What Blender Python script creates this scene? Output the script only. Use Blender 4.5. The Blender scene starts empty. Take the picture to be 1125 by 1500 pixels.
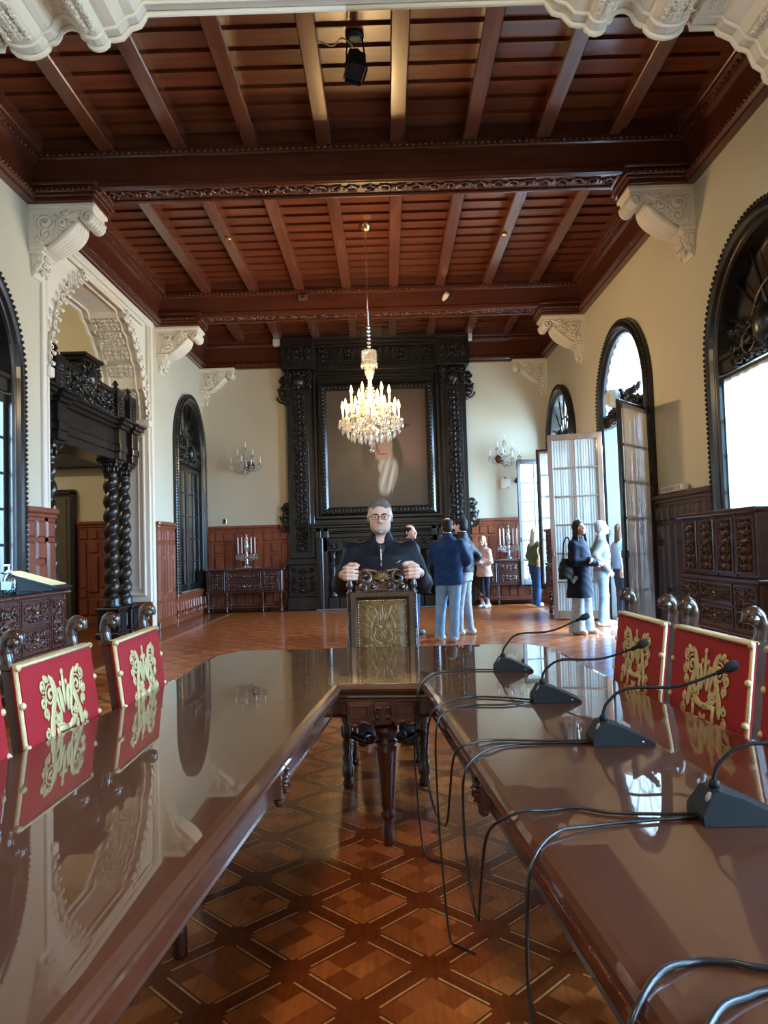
import bpy, math, random
import numpy as np
from mathutils import Vector, Matrix
R = random.Random(7)
PI = math.pi
SC = bpy.context.scene
COL = SC.collection
XL, XR, D, X0 = -4.16, 3.80, 17.07, -0.18      # room: left wall, right wall, far wall, centre line

# ------------------------------------------------------------------ helpers
def T(x=0, y=0, z=0): return Matrix.Translation((x, y, z))
def RX(a): return Matrix.Rotation(a, 4, 'X')
def RY(a): return Matrix.Rotation(a, 4, 'Y')
def RZ(a): return Matrix.Rotation(a, 4, 'Z')
def S(x, y, z): return Matrix.Diagonal((x, y, z, 1))

class MB:
    """collects shapes, then links them as ONE mesh object"""
    def __init__(s): s.v = []; s.f = []; s.s = []
    def add(s, vs, fs, M=None, smooth=False):
        o = len(s.v)
        if M is not None: vs = [M @ Vector(p) for p in vs]
        s.v.extend([tuple(p) for p in vs])
        s.f.extend([tuple(i + o for i in q) for q in fs]); s.s.extend([smooth] * len(fs))
        return s
    def mb(s, other, M=None, mirror=False):
        o = len(s.v)
        vs = other.v if M is None else [tuple(M @ Vector(p)) for p in other.v]
        s.v.extend(vs)
        s.f.extend([tuple(i + o for i in (reversed(q) if mirror else q)) for q in other.f]); s.s.extend(other.s)
        return s
    def box(s, x0, x1, y0, y1, z0, z1, b=0, M=None):
        if x0 > x1: x0, x1 = x1, x0
        if y0 > y1: y0, y1 = y1, y0
        if z0 > z1: z0, z1 = z1, z0
        if b <= 0:
            vs = [(x, y, z) for z in (z0, z1) for y in (y0, y1) for x in (x0, x1)]
            return s.add(vs, [(0,2,3,1),(4,5,7,6),(0,1,5,4),(2,6,7,3),(0,4,6,2),(1,3,7,5)], M)
        b = min(b, (x1-x0)*.49, (y1-y0)*.49, (z1-z0)*.49)
        vs = []; idx = {}
        for i, (x, sx) in enumerate(((x0, 1), (x1, -1))):
            for j, (y, sy) in enumerate(((y0, 1), (y1, -1))):
                for k, (z, sz) in enumerate(((z0, 1), (z1, -1))):
                    for ax, p in enumerate(((x, y+sy*b, z+sz*b), (x+sx*b, y, z+sz*b), (x+sx*b, y+sy*b, z))):
                        idx[i, j, k, ax] = len(vs); vs.append(p)
        I = idx; fs = []
        def face(q, flip): fs.append(tuple(reversed(q)) if flip else tuple(q))
        for i in (0, 1): face([I[i,0,0,0], I[i,0,1,0], I[i,1,1,0], I[i,1,0,0]], i)
        for j in (0, 1): face([I[0,j,0,1], I[1,j,0,1], I[1,j,1,1], I[0,j,1,1]], j)
        for k in (0, 1): face([I[0,0,k,2], I[0,1,k,2], I[1,1,k,2], I[1,0,k,2]], k)
        for i in (0, 1):
            for j in (0, 1): face([I[i,j,0,0], I[i,j,1,0], I[i,j,1,1], I[i,j,0,1]], (i + j) % 2 == 0)
            for k in (0, 1): face([I[i,0,k,0], I[i,1,k,0], I[i,1,k,2], I[i,0,k,2]], (i + k) % 2 == 1)
        for j in (0, 1):
            for k in (0, 1): face([I[0,j,k,1], I[1,j,k,1], I[1,j,k,2], I[0,j,k,2]], (j + k) % 2 == 0)
        for i in (0, 1):
            for j in (0, 1):
                for k in (0, 1): face([I[i,j,k,0], I[i,j,k,1], I[i,j,k,2]], (i + j + k) % 2 == 1)
        return s.add(vs, fs, M)
    def prism(s, poly, axis, a0, a1, M=None, smooth=False):
        n = len(poly)
        def P(u, w, a): return {'x': (a, u, w), 'y': (u, a, w), 'z': (u, w, a)}[axis]
        vs = [P(u, w, a0) for u, w in poly] + [P(u, w, a1) for u, w in poly]
        o = len(s.v); s.add(vs, [(i, (i+1) % n, n+(i+1) % n, n+i) for i in range(n)], M, smooth)
        s.f.append(tuple(o+i for i in reversed(range(n)))); s.f.append(tuple(o+n+i for i in range(n))); s.s += [False, False]
        return s
    def lathe(s, prof, n=16, M=None, smooth=True, a0=0, a1=2*PI):
        full = abs(a1 - a0 - 2*PI) < 1e-6; k = n if full else n + 1
        vs = [(r*math.cos(a0+(a1-a0)*i/n), r*math.sin(a0+(a1-a0)*i/n), z) for r, z in prof for i in range(k)]
        fs = []
        for j in range(len(prof)-1):
            for i in range(n):
                i2 = (i+1) % k
                fs.append((j*k+i, j*k+i2, (j+1)*k+i2, (j+1)*k+i))
        o = len(s.v); s.add(vs, fs, M, smooth)
        if full:
            if prof[0][0] > 1e-5: s.f.append(tuple(o+i for i in reversed(range(n)))); s.s.append(False)
            if prof[-1][0] > 1e-5: s.f.append(tuple(o+(len(prof)-1)*k+i for i in range(n))); s.s.append(False)
        return s
    def tube(s, pts, r, n=8, M=None, flat=None, cap=True):
        P = [Vector(p) for p in pts]; m = len(P)
        if m < 2: return s
        rr = r if isinstance(r, (list, tuple)) else [r]*m
        t0 = (P[1]-P[0]).normalized(); up = Vector((0, 0, 1)) if abs(t0.z) < .9 else Vector((1, 0, 0))
        if flat: up = Vector(flat[:3])
        u = t0.cross(up).normalized() if t0.cross(up).length > 1e-6 else Vector((1, 0, 0))
        vs = []
        for i in range(m):
            t = (P[min(i+1, m-1)] - P[max(i-1, 0)])
            t = t.normalized() if t.length > 1e-9 else t0
            if flat: u2 = t.cross(up); u = u2.normalized() if u2.length > 1e-6 else u; w = up; kf = flat[3]
            else: u = (u - t*u.dot(t)).normalized(); w = t.cross(u); kf = 1
            for j in range(n):
                a = 2*PI*j/n
                vs.append(P[i] + u*(rr[i]*math.cos(a)) + w*(rr[i]*kf*math.sin(a)))
        fs = [(i*n+j, i*n+(j+1) % n, (i+1)*n+(j+1) % n, (i+1)*n+j) for i in range(m-1) for j in range(n)]
        if cap: fs += [tuple(reversed(range(n))), tuple((m-1)*n+j for j in range(n))]
        return s.add(vs, fs, M, True)
    def ell(s, c, r, n=8, M=None):
        r = (r, r, r) if not isinstance(r, (tuple, list)) else r
        h = max(4, n//2+1)
        return s.lathe([(max(0, math.sin(PI*j/h)), -math.cos(PI*j/h)) for j in range(h+1)], n, (M if M is not None else Matrix()) @ T(*c) @ S(*r))
    def sweep(s, path, prof, M=None, closed=False, smooth=False):
        """path in local (x,z), profile (inward offset n, projection d towards -y)"""
        m = len(path); nrm = []
        for i in range(m):
            a = Vector(path[i-1] if (i > 0 or closed) else path[0]); b = Vector(path[i]); c = Vector(path[(i+1) % m] if (i < m-1 or closed) else path[i])
            d1 = b-a; d2 = c-b
            if d1.length < 1e-9: d1 = d2
            if d2.length < 1e-9: d2 = d1
            d1.normalize(); d2.normalize()
            n1 = Vector((-d1.y, d1.x)); n2 = Vector((-d2.y, d2.x)); n = n1+n2
            n = n / max(.3, (1 + n1.dot(n2)))
            nrm.append(n)
        k = len(prof)
        vs = [(path[i][0]+nrm[i].x*n, -d, path[i][1]+nrm[i].y*n) for i in range(m) for n, d in prof]
        fs = []
        for i in range(m if closed else m-1):
            i2 = (i+1) % m
            for j in range(k):
                j2 = (j+1) % k
                fs.append((i*k+j, i2*k+j, i2*k+j2, i*k+j2))
        if not closed: fs += [tuple(range(k)), tuple((m-1)*k+j for j in reversed(range(k)))]
        return s.add(vs, fs, M, smooth)
    def build(s, name, m, parent=None, **props):
        me = bpy.data.meshes.new(name); me.from_pydata(s.v, [], s.f)
        me.polygons.foreach_set('use_smooth', s.s)
        me.materials.append(m); me.update()
        return link(name, me, parent, **props)

def link(name, me, parent=None, **props):
    o = bpy.data.objects.new(name, me); COL.objects.link(o)
    if parent is not None: o.parent = parent
    for k, v in props.items(): o[k] = v
    return o
def thing(name, label, cat, loc=(0, 0, 0), rz=0, group=None):
    o = bpy.data.objects.new(name, None); COL.objects.link(o)
    o.location = loc; o.rotation_euler = (0, 0, rz); o.empty_display_size = .1
    o['label'] = label; o['category'] = cat
    if group: o['group'] = group
    return o
def tag(o, label, cat, group=None):
    o['label'] = label; o['category'] = cat
    if group: o['group'] = group
    return o
KIDS = lambda o: [c for c in list(COL.objects) if c.parent is o]
def dup(root, loc, rz, label=None):
    r = root.copy(); COL.objects.link(r); r.location = loc; r.rotation_euler = (0, 0, rz)
    if label: r['label'] = label
    for ch in KIDS(root):
        c = ch.copy(); COL.objects.link(c); c.parent = r
        for g in KIDS(ch):
            d = g.copy(); COL.objects.link(d); d.parent = c
    return r
def struct(name, mbx, m, parent=None, **p):
    o = mbx.build(name, m, parent, **p)
    if parent is None: o['kind'] = 'structure'
    return o
def semp(name):
    o = bpy.data.objects.new(name, None); COL.objects.link(o); o['kind'] = 'structure'; return o
def bez(pts, n=8):
    """Catmull-Rom through points"""
    P = [Vector(p) for p in pts]; P = [P[0]*2-P[1]] + P + [P[-1]*2-P[-2]]; out = []
    for i in range(1, len(P)-2):
        for k in range(n):
            t = k/n; a, b, c, d = P[i-1:i+3]
            out.append(.5*((2*b)+(c-a)*t+(2*a-5*b+4*c-d)*t*t+(3*b-a-3*c+d)*t**3))
    return out + [P[-2]]

# ------------------------------------------------------------------ materials
def sr(r, g, b):
    f = lambda c: (c/255/12.92) if c/255 <= .04045 else ((c/255+.055)/1.055)**2.4
    return (f(r), f(g), f(b))
def mat(name, col, rough=.5, metal=0., coat=0., spec=.5, col2=None, nscale=4., stretch=(1, 1, 1), bump=0., bscale=30., emit=0., cr=.1, detail=4., sheen=0.):
    m = bpy.data.materials.new(name); m.use_nodes = True; nt = m.node_tree; N = nt.nodes; L = nt.links
    b = N['Principled BSDF']
    b.inputs['Base Color'].default_value = (*col, 1); b.inputs['Roughness'].default_value = rough
    b.inputs['Metallic'].default_value = metal; b.inputs['Coat Weight'].default_value = coat
    b.inputs['Coat Roughness'].default_value = cr; b.inputs['Specular IOR Level'].default_value = spec
    b.inputs['Sheen Weight'].default_value = sheen
    if emit: b.inputs['Emission Color'].default_value = (*col, 1); b.inputs['Emission Strength'].default_value = emit
    if col2 or bump:
        tc = N.new('ShaderNodeTexCoord'); mp = N.new('ShaderNodeMapping'); mp.inputs['Scale'].default_value = stretch
        L.new(tc.outputs['Object'], mp.inputs['Vector'])
    if col2:
        n = N.new('ShaderNodeTexNoise'); n.inputs['Scale'].default_value = nscale; n.inputs['Detail'].default_value = detail
        L.new(mp.outputs[0], n.inputs['Vector'])
        r = N.new('ShaderNodeValToRGB'); r.color_ramp.elements[0].position = .35; r.color_ramp.elements[1].position = .68
        r.color_ramp.elements[0].color = (*col, 1); r.color_ramp.elements[1].color = (*col2, 1)
        L.new(n.outputs['Fac'], r.inputs['Fac']); L.new(r.outputs['Color'], b.inputs['Base Color'])
    if bump:
        n2 = N.new('ShaderNodeTexNoise'); n2.inputs['Scale'].default_value = bscale; n2.inputs['Detail'].default_value = 3
        L.new(mp.outputs[0], n2.inputs['Vector'])
        bp = N.new('ShaderNodeBump'); bp.inputs['Strength'].default_value = bump; bp.inputs['Distance'].default_value = .02
        L.new(n2.outputs['Fac'], bp.inputs['Height']); L.new(bp.outputs[0], b.inputs['Normal'])
    return m

def mixmat(name, build):
    m = bpy.data.materials.new(name); m.use_nodes = True; nt = m.node_tree
    for n in list(nt.nodes):
        if n.type != 'OUTPUT_MATERIAL': nt.nodes.remove(n)
    out = [n for n in nt.nodes if n.type == 'OUTPUT_MATERIAL'][0]
    nt.links.new(build(nt), out.inputs['Surface']); return m
def glassy(name, tint, base, gcol=(1, 1, 1), milk=0):
    """thin clear glass: straight-through plus a fresnel reflection"""
    def f(nt):
        t = nt.nodes.new('ShaderNodeBsdfTransparent'); t.inputs[0].default_value = (*tint, 1)
        g = nt.nodes.new('ShaderNodeBsdfGlossy'); g.inputs['Roughness'].default_value = .03; g.inputs[0].default_value = (*gcol, 1)
        lw = nt.nodes.new('ShaderNodeLayerWeight'); lw.inputs['Blend'].default_value = .35
        ma = nt.nodes.new('ShaderNodeMath'); ma.operation = 'MULTIPLY_ADD'; ma.use_clamp = True
        nt.links.new(lw.outputs['Fresnel'], ma.inputs[0]); ma.inputs[1].default_value = .9; ma.inputs[2].default_value = base
        mx = nt.nodes.new('ShaderNodeMixShader')
        nt.links.new(ma.outputs[0], mx.inputs[0]); nt.links.new(t.outputs[0], mx.inputs[1]); nt.links.new(g.outputs[0], mx.inputs[2])
        if milk:
            d = nt.nodes.new('ShaderNodeBsdfTranslucent'); d.inputs[0].default_value = (.9, .9, .9, 1); m2 = nt.nodes.new('ShaderNodeMixShader'); m2.inputs[0].default_value = milk
            d2 = nt.nodes.new('ShaderNodeBsdfDiffuse'); d2.inputs[0].default_value = (.9, .9, .9, 1); m3 = nt.nodes.new('ShaderNodeMixShader'); nt.links.new(d.outputs[0], m3.inputs[1]); nt.links.new(d2.outputs[0], m3.inputs[2])
            nt.links.new(mx.outputs[0], m2.inputs[1]); nt.links.new(m3.outputs[0], m2.inputs[2]); return m2.outputs[0]
        return mx.outputs[0]
    return mixmat(name, f)
def cloth_thin(name, col, tr, trl):
    def f(nt):
        d = nt.nodes.new('ShaderNodeBsdfDiffuse'); d.inputs[0].default_value = (*col, 1)
        t = nt.nodes.new('ShaderNodeBsdfTranslucent'); t.inputs[0].default_value = (*col, 1)
        p = nt.nodes.new('ShaderNodeBsdfTransparent')
        a = nt.nodes.new('ShaderNodeMixShader'); a.inputs[0].default_value = trl
        b = nt.nodes.new('ShaderNodeMixShader'); b.inputs[0].default_value = tr
        nt.links.new(d.outputs[0], a.inputs[1]); nt.links.new(t.outputs[0], a.inputs[2])
        nt.links.new(a.outputs[0], b.inputs[1]); nt.links.new(p.outputs[0], b.inputs[2])
        return b.outputs[0]
    return mixmat(name, f)

def parquet():
    m = bpy.data.materials.new('parquet'); m.use_nodes = True; nt = m.node_tree; N = nt.nodes; L = nt.links; b = N['Principled BSDF']
    class V:
        def __init__(s, o): s.o = o
        def op(s, k, *a, c=False):
            n = N.new('ShaderNodeMath'); n.operation = k; n.use_clamp = c
            for i, x in enumerate((s,)+a):
                if isinstance(x, V): L.new(x.o, n.inputs[i])
                else: n.inputs[i].default_value = x
            return V(n.outputs[0])
        def __add__(s, x): return s.op('ADD', x)
        def __sub__(s, x): return s.op('SUBTRACT', x)
        def __mul__(s, x): return s.op('MULTIPLY', x)
        def lt(s, x): return s.op('LESS_THAN', x)
        def gt(s, x): return s.op('GREATER_THAN', x)
    def white(*v):
        c = N.new('ShaderNodeCombineXYZ')
        for i, x in enumerate(v): L.new(x.o, c.inputs[i])
        w = N.new('ShaderNodeTexWhiteNoise'); L.new(c.outputs[0], w.inputs['Vector']); return V(w.outputs['Value'])
    def mix(f, a, bcol):
        x = N.new('ShaderNodeMix'); x.data_type = 'RGBA'
        L.new(f.o, x.inputs[0])
        for i, k in ((6, a), (7, bcol)):
            if isinstance(k, tuple): x.inputs[i].default_value = (*k, 1)
            else: L.new(k, x.inputs[i])
        return x.outputs[2]
    tc = N.new('ShaderNodeTexCoord'); sp = N.new('ShaderNodeSeparateXYZ'); L.new(tc.outputs['Object'], sp.inputs[0])
    x, y = V(sp.outputs[0]), V(sp.outputs[1])
    q = .7071; p = .318; hb = .042
    u = ((x - .10) + (y - 2.446))*q; v = ((y - 2.446) - (x - .10))*q
    def cell(w): return (w*(1/p)).op('FLOOR'), (w*(1/p)).op('FRACT')
    iu, fu = cell(u); iv, fv = cell(v)
    def near(f): return (f - .5).op('ABSOLUTE').op('MULTIPLY_ADD', -p, .5*p)
    a, bb = near(fu), near(fv)                     # distance to the nearest band centre lines
    inA, inB = a.lt(hb), bb.lt(hb)
    line = lambda d, e: (d - .031).op('ABSOLUTE').lt(.0036)*e.gt(.060)
    ln = line(a, bb).op('MAXIMUM', line(bb, a))
    k = 3/(p-2*hb)
    su = ((fu*p - hb)*k).op('FLOOR'); sv = ((fv*p - hb)*k).op('FLOOR')
    r1 = white(iu*7.3 + su, iv*5.1 + sv); r2 = white(iu, iv*3.7 + inA)
    gn = N.new('ShaderNodeTexNoise'); gn.inputs['Scale'].default_value = 60; gn.inputs['Detail'].default_value = 3
    mp = N.new('ShaderNodeMapping'); mp.inputs['Rotation'].default_value = (0, 0, PI/4); mp.inputs['Scale'].default_value = (1, .12, 1)
    L.new(tc.outputs['Object'], mp.inputs[0]); L.new(mp.outputs[0], gn.inputs['Vector'])
    panel = mix(r1, (.24, .044, .007), (.56, .150, .030))
    band = mix(r2, (.15, .026, .004), (.235, .046, .008))
    band = mix(inA*inB, band, (.19, .036, .005))
    base = mix(inA.op('MAXIMUM', inB), panel, band)
    base = mix(ln, base, (.66, .33, .12))
    # border boards along the side walls with one pale strip
    ed = (x + .18).op('ABSOLUTE')
    base = mix(ed.gt(3.24), base, (.19, .05, .014)); base = mix((ed-3.29).op('ABSOLUTE').lt(.05), base, (.46, .22, .08))
    g = V(gn.outputs['Fac']).op('MULTIPLY_ADD', .9, .55)
    mm = N.new('ShaderNodeMix'); mm.data_type = 'RGBA'; mm.blend_type = 'MULTIPLY'; mm.inputs[0].default_value = 1
    cc = N.new('ShaderNodeCombineColor'); [L.new(g.o, cc.inputs[i]) for i in range(3)]
    L.new(base, mm.inputs[6]); L.new(cc.outputs[0], mm.inputs[7]); L.new(mm.outputs[2], b.inputs['Base Color'])
    b.inputs['Roughness'].default_value = .28; b.inputs['Coat Weight'].default_value = .22; b.inputs['Coat Roughness'].default_value = .07; b.inputs['Specular IOR Level'].default_value = .3
    n2 = N.new('ShaderNodeTexNoise'); n2.inputs['Scale'].default_value = 9; bp = N.new('ShaderNodeBump'); bp.inputs['Strength'].default_value = .05
    L.new(n2.outputs['Fac'], bp.inputs['Height']); L.new(bp.outputs[0], b.inputs['Normal']); L.new(bp.outputs[0], b.inputs['Coat Normal'])
    return m

M = dict(
 plaster=mat('plaster', (.58, .54, .42), .75, col2=(.62, .575, .45), nscale=.7, bump=.06, bscale=8),
 carved_plaster=mat('carved_plaster', (.76, .73, .64), .6, bump=.12, bscale=40),
 ceiling_wood=mat('ceiling_wood', (.105, .025, .009), .30, coat=.30, cr=.2, col2=(.185, .050, .018), nscale=3, stretch=(.25, 3, 3), bump=.04),
 beam_wood=mat('beam_wood', (.070, .016, .007), .28, coat=.3, cr=.18, col2=(.10, .026, .011), nscale=3, stretch=(.3, 3, 3), bump=.05, bscale=14),
 joist_wood=mat('joist_wood', (.095, .026, .012), .26, coat=.35, cr=.18, col2=(.155, .050, .023), nscale=3, stretch=(3, .3, 3), bump=.04),
 wainscot=mat('wainscot_wood', (.175, .040, .017), .30, coat=.3, cr=.15, col2=(.26, .070, .029), nscale=3, stretch=(2, 2, .4)),
 black_wood=mat('black_wood', (.009, .008, .0078), .30, coat=.18, cr=.12, spec=.4, col2=(.018, .016, .015), nscale=5, bump=.05),
 cabinet=mat('cabinet_wood', (.040, .013, .010), .28, coat=.4, cr=.15, col2=(.075, .026, .018), nscale=4, stretch=(1, 1, 4)),
 redwood=mat('sideboard_wood', (.060, .016, .010), .28, coat=.4, cr=.15, col2=(.10, .03, .018), nscale=4, stretch=(1, 1, 4)),
 chairwood=mat('chair_wood', (.030, .013, .008), .25, coat=.5, cr=.12, col2=(.055, .024, .013), nscale=6),
 tabletop=mat('table_wood', (.070, .021, .009), .35, coat=1, cr=.012, spec=.2, col2=(.090, .029, .013), nscale=1.5, stretch=(6, .5, 1)),
 tablebase=mat('table_base_wood', (.060, .014, .007), .24, coat=.6, cr=.08, col2=(.085, .022, .011), nscale=4),
 red=mat('red_velvet', (.31, .0035, .009), .8, sheen=.08, spec=.25, bump=.05, bscale=200),
 gold=mat('gold_thread', (.62, .47, .22), .42, metal=.25, bump=.3, bscale=300),
 goldtrim=mat('gold_braid', (.62, .46, .24), .5, metal=.15, bump=.3, bscale=200),
 brass=mat('brass', (.60, .40, .16), .25, metal=1),
 leather=mat('embossed_leather', (.105, .048, .013), .45, spec=.22, coat=.08, cr=.25, col2=(.18, .098, .030), nscale=16, bump=.5, bscale=45),
 gilt=mat('gilt_leather', (.19, .120, .042), .40, metal=.3),
 black=mat('black_plastic', (.008, .010, .012), .5, spec=.25), foam=mat('black_foam', (.01, .01, .012), .9),
 cable=mat('black_cable', (.010, .010, .011), .35), white=mat('white_plastic', (.80, .80, .76), .4),
 wax=mat('candle_wax', (.85, .83, .76), .5), paper=mat('tan_board', (.62, .42, .20), .6),
 skin=mat('skin', (.66, .36, .27), .45, col2=(.72, .43, .33), nscale=25), skin2=mat('pale_skin', (.72, .46, .36), .45),
 silver=mat('silver', (.7, .7, .72), .25, metal=1), dark=mat('dark_void', (.012, .010, .010), .6),
 curtain=cloth_thin('curtain_voile', (.96, .97, .96), .10, .62), fan_cloth=cloth_thin('fan_voile', (.90, .93, .95), .25, .65),
 pane=glassy('window_glass', (.93, .97, .98), .05), crystal=glassy('crystal', (.92, .94, .95), .20, (1, .97, .92), .20),
 bottle=glassy('clear_bottle', (.90, .95, .96), .10),
 bulb=mat('bulb_glow', (1, .60, .17), .4, emit=9),
 stone=mat('terrace_stone', (.20, .15, .11), .8, spec=.1), olive=mat('olive_door', (.10, .085, .05), .5),
)
M['tabletop'].node_tree.nodes['Principled BSDF'].inputs['Coat IOR'].default_value = 1.85
# ------------------------------------------------------------------ carving
def spiral(cx, cz, r, turns, a0, sgn, th, n=16, y=-.004):
    pts = []; rad = []
    for i in range(n+1):
        t = i/n; a = a0+sgn*turns*2*PI*t; rr = r*(1-t)**.8+.06*r
        pts.append((cx+rr*math.cos(a), y, cz+rr*math.sin(a))); rad.append(th*(.45+.75*t) if t < .9 else th*1.35)
    return pts, rad
def carve(w, h, seed, th=None, dens=1.0, depth=1.0):
    """symmetrical foliage relief filling w x h in the local x-z plane, standing out towards -y"""
    r = random.Random(seed); mb = MB(); th = th or min(w, h)*.045
    cell = max(th*4.6, min(w, h)*.24); nx = max(1, int(w/2/cell*dens)); nz = max(1, int(h/cell*dens))
    for i in range(nx):
        for j in range(nz):
            cx = (i+.5)*w/2/nx+r.uniform(-.15, .15)*cell; cz = -h/2+(j+.5)*h/nz+r.uniform(-.15, .15)*cell
            rr = min(w/2/nx, h/nz)*.46; a0 = r.uniform(0, 6.28); sg = r.choice((-1, 1))
            p, rad = spiral(cx, cz, rr, 1.25, a0, sg, th, 12)
            lv = []
            for k in range(4):
                a = r.uniform(0, 6.28); d = rr*r.uniform(.7, 1.15)
                lv.append((cx+d*math.cos(a), cz+d*math.sin(a), a+r.uniform(-.6, .6), rr*r.uniform(.28, .5)))
            for mx in (1, -1):
                mb.tube([(x*mx, y, z) for x, y, z in p], rad, 5, flat=(0, -1, 0, depth))
                for x, z, a, l in lv:
                    mb.ell((0, 0, 0), (l, th*depth*1.1, l*.42), 6, T(mx*x, -.003, z) @ RY(-a if mx > 0 else a-PI))
    if w > 2*th*6:
        for j in range(nz): mb.ell((0, -.003, -h/2+(j+.5)*h/nz), (th*1.8, th*depth*1.4, th*2.6), 6)
    return mb
def beads(mb, path, r, step, Mx=None, flat=(1, 1, 1), n=6):
    for a, b in zip(path[:-1], path[1:]):
        A, B = Vector(a), Vector(b); L = (B-A).length; k = max(1, int(L/step))
        for i in range(k):
            p = A+(B-A)*((i+.5)/k); mb.ell(p, (r*flat[0], r*flat[1], r*flat[2]), n, Mx)
    return mb
def raised(mb, x0, x1, z0, z1, y, d, Mx=None, b=.03):
    """raised panel (frustum) on plane y, standing out by d towards -y"""
    b = min(b, (x1-x0)*.4, (z1-z0)*.4)
    vs = [(x0, y, z0), (x1, y, z0), (x1, y, z1), (x0, y, z1), (x0+b, y-d, z0+b), (x1-b, y-d, z0+b), (x1-b, y-d, z1-b), (x0+b, y-d, z1-b)]
    mb.add(vs, [(4,5,6,7), (0,1,5,4), (1,2,6,5), (2,3,7,6), (3,0,4,7)], Mx)
def frame_rect(mb, x0, x1, z0, z1, wd, y, d, Mx=None):
    mb.sweep([(x0, z0), (x1, z0), (x1, z1), (x0, z1)], [(0, -y), (0, -y+d*.6), (wd*.25, -y+d), (wd*.75, -y+d), (wd, -y+d*.5), (wd, -y)], Mx, closed=True)

# ------------------------------------------------------------------ shell
def wall_strip(mb, u0, u1, z0, z1, t0, t1, openings, axis):
    """wall along u between thickness t0..t1, openings = (ua, ub, ztop(u), sill, n)"""
    def bx(a, b, c, d):
        if b-a < 1e-4 or d-c < 1e-4: return
        mb.box(*((t0, t1, a, b) if axis == 'y' else (a, b, t0, t1)), c, d)
    cur = u0
    for ua, ub, zt, sill, n in sorted(openings, key=lambda o: o[0]):
        bx(cur, ua, z0, z1); cur = ub
        if sill > z0: bx(ua, ub, z0, sill)
        us = [ua+(ub-ua)*(1-math.cos(PI*i/n))/2 for i in range(n+1)] if isinstance(n, int) else list(n)
        for a, b in zip(us[:-1], us[1:]):
            za, zb = zt(a+1e-6), zt(b-1e-6)
            mb.prism([(a, za), (b, zb), (b, z1), (a, z1)], 'x' if axis == 'y' else 'y', t0, t1)
    bx(cur, u1, z0, z1)
def arch_top(c, r, sp): return lambda u: sp+math.sqrt(max(0, r*r-(u-c)**2))
WR = [(7.20, 1.12, 3.34, .90), (11.60, 1.10, 3.52, 0.0), (15.75, 1.02, 3.50, .43), (2.0, 1.12, 3.34, .90), (-1.6, 1.12, 3.34, .90)]  # last two: unseen openings added for fill daylight
WL = [(7.165, 1.12, 3.38, .95), (15.78, 1.03, 3.53, .56)]
ZT = 6.75
mb = MB(); wall_strip(mb, -4.2, D+.3, -.1, ZT, XR, XR+.42, [(c-r, c+r, arch_top(c, r, s), sl, 20) for c, r, s, sl in WR], 'y')
struct('wall_right', mb, M['plaster'])
mb = MB(); mb.box(XL-.6, XR+.42, D, D+.3, -.1, ZT); struct('wall_far', mb, M['plaster'])
mb = MB(); mb.box(XL-.6, XR+.42, -4.5, -4.2, -.1, ZT); struct('wall_back', mb, M['plaster'])

# left wall: two windows and the big carved archway
AC, AH = 11.15, 1.97
AP = [(0, 5.36), (.74, 5.36), (.82, 5.33), (.86, 5.24), (1.02, 5.20), (1.08, 5.10), (1.25, 5.06), (1.33, 4.92), (1.45, 4.84), (1.50, 4.70), (1.62, 4.66), (1.70, 4.45), (1.74, 4.25), (1.83, 4.20), (1.87, 4.06), (1.90, 3.98), (1.90, 3.72), (1.97, 3.66)]
def poly_top(prof, c):
    def f(u):
        d = abs(u-c)
        for (a, za), (b, zb) in zip(prof[:-1], prof[1:]):
            if a <= d <= b: return za+(zb-za)*(d-a)/max(1e-9, b-a)
        return prof[-1][1]
    return f
apu = [AC-d for d, z in reversed(AP)]+[AC+d for d, z in AP[1:]]
mb = MB()
wall_strip(mb, -4.2, 8.55, -.1, ZT, XL-.42, XL, [(c-r, c+r, arch_top(c, r, s), sl, 20) for c, r, s, sl in WL[:1]], 'y')
wall_strip(mb, 8.55, 13.62, -.1, ZT, XL-.78, XL, [(AC-AH, AC+AH, lambda u: 5.42, -.1, 2)], 'y')
wall_strip(mb, 13.62, D+.3, -.1, ZT, XL-.42, XL, [(c-r, c+r, arch_top(c, r, s), sl, 20) for c, r, s, sl in WL[1:]], 'y')
struct('wall_left', mb, M['plaster'])

# near cross wall with the wide cusped arch the photographer stands behind
NP = [(0, 5.36), (1.47, 5.36), (1.50, 5.32), (1.53, 5.27), (1.60, 5.25), (1.66, 5.18), (1.72, 5.17)]
for i in range(7): a = PI+PI*i/6; NP.append((1.76+.075*(1+math.cos(a)), 5.17+.07*math.sin(a)))
NP += [(1.91, 5.19), (1.94, 5.19)]
for i in range(7): a = PI-PI*i/6; NP.append((2.04+.09*math.cos(a), 5.20+.075*math.sin(a)))
NP += [(2.15, 5.17), (2.19, 5.15)]
for i in range(9): a = PI+PI*i/8; NP.append((2.34+.14*math.cos(a), 5.15+.095*math.sin(a)))
NP += [(2.50, 5.17), (2.54, 5.17), (2.54, 5.12), (2.72, 5.12), (2.74, 5.08), (2.84, 5.03), (2.88, 4.96), (2.96, 4.93), (3.0, 4.82), (3.06, 4.78)]
for i in range(5): a = PI+PI*i/4; NP.append((3.10+.035*math.cos(a), 4.74+.05*math.sin(a)))
NP += [(3.16, 4.70), (3.2, 4.55), (3.30, 4.48), (3.34, 4.3), (3.42, 4.25), (3.46, 4.0), (3.55, 3.95), (3.6, 3.7)]
Y_A0, Y_A1 = 4.55, 5.36
mb = MB()
us = sorted({X0-d for d, z in NP} | {X0+d for d, z in NP})
wall_strip(mb, XL, XR, -.1, ZT, Y_A0, Y_A1, [(X0-3.6, X0+3.6, lambda u: 5.50, -.1, 2)], 'x')
struct('wall_near_arch', mb, M['plaster'])
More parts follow.
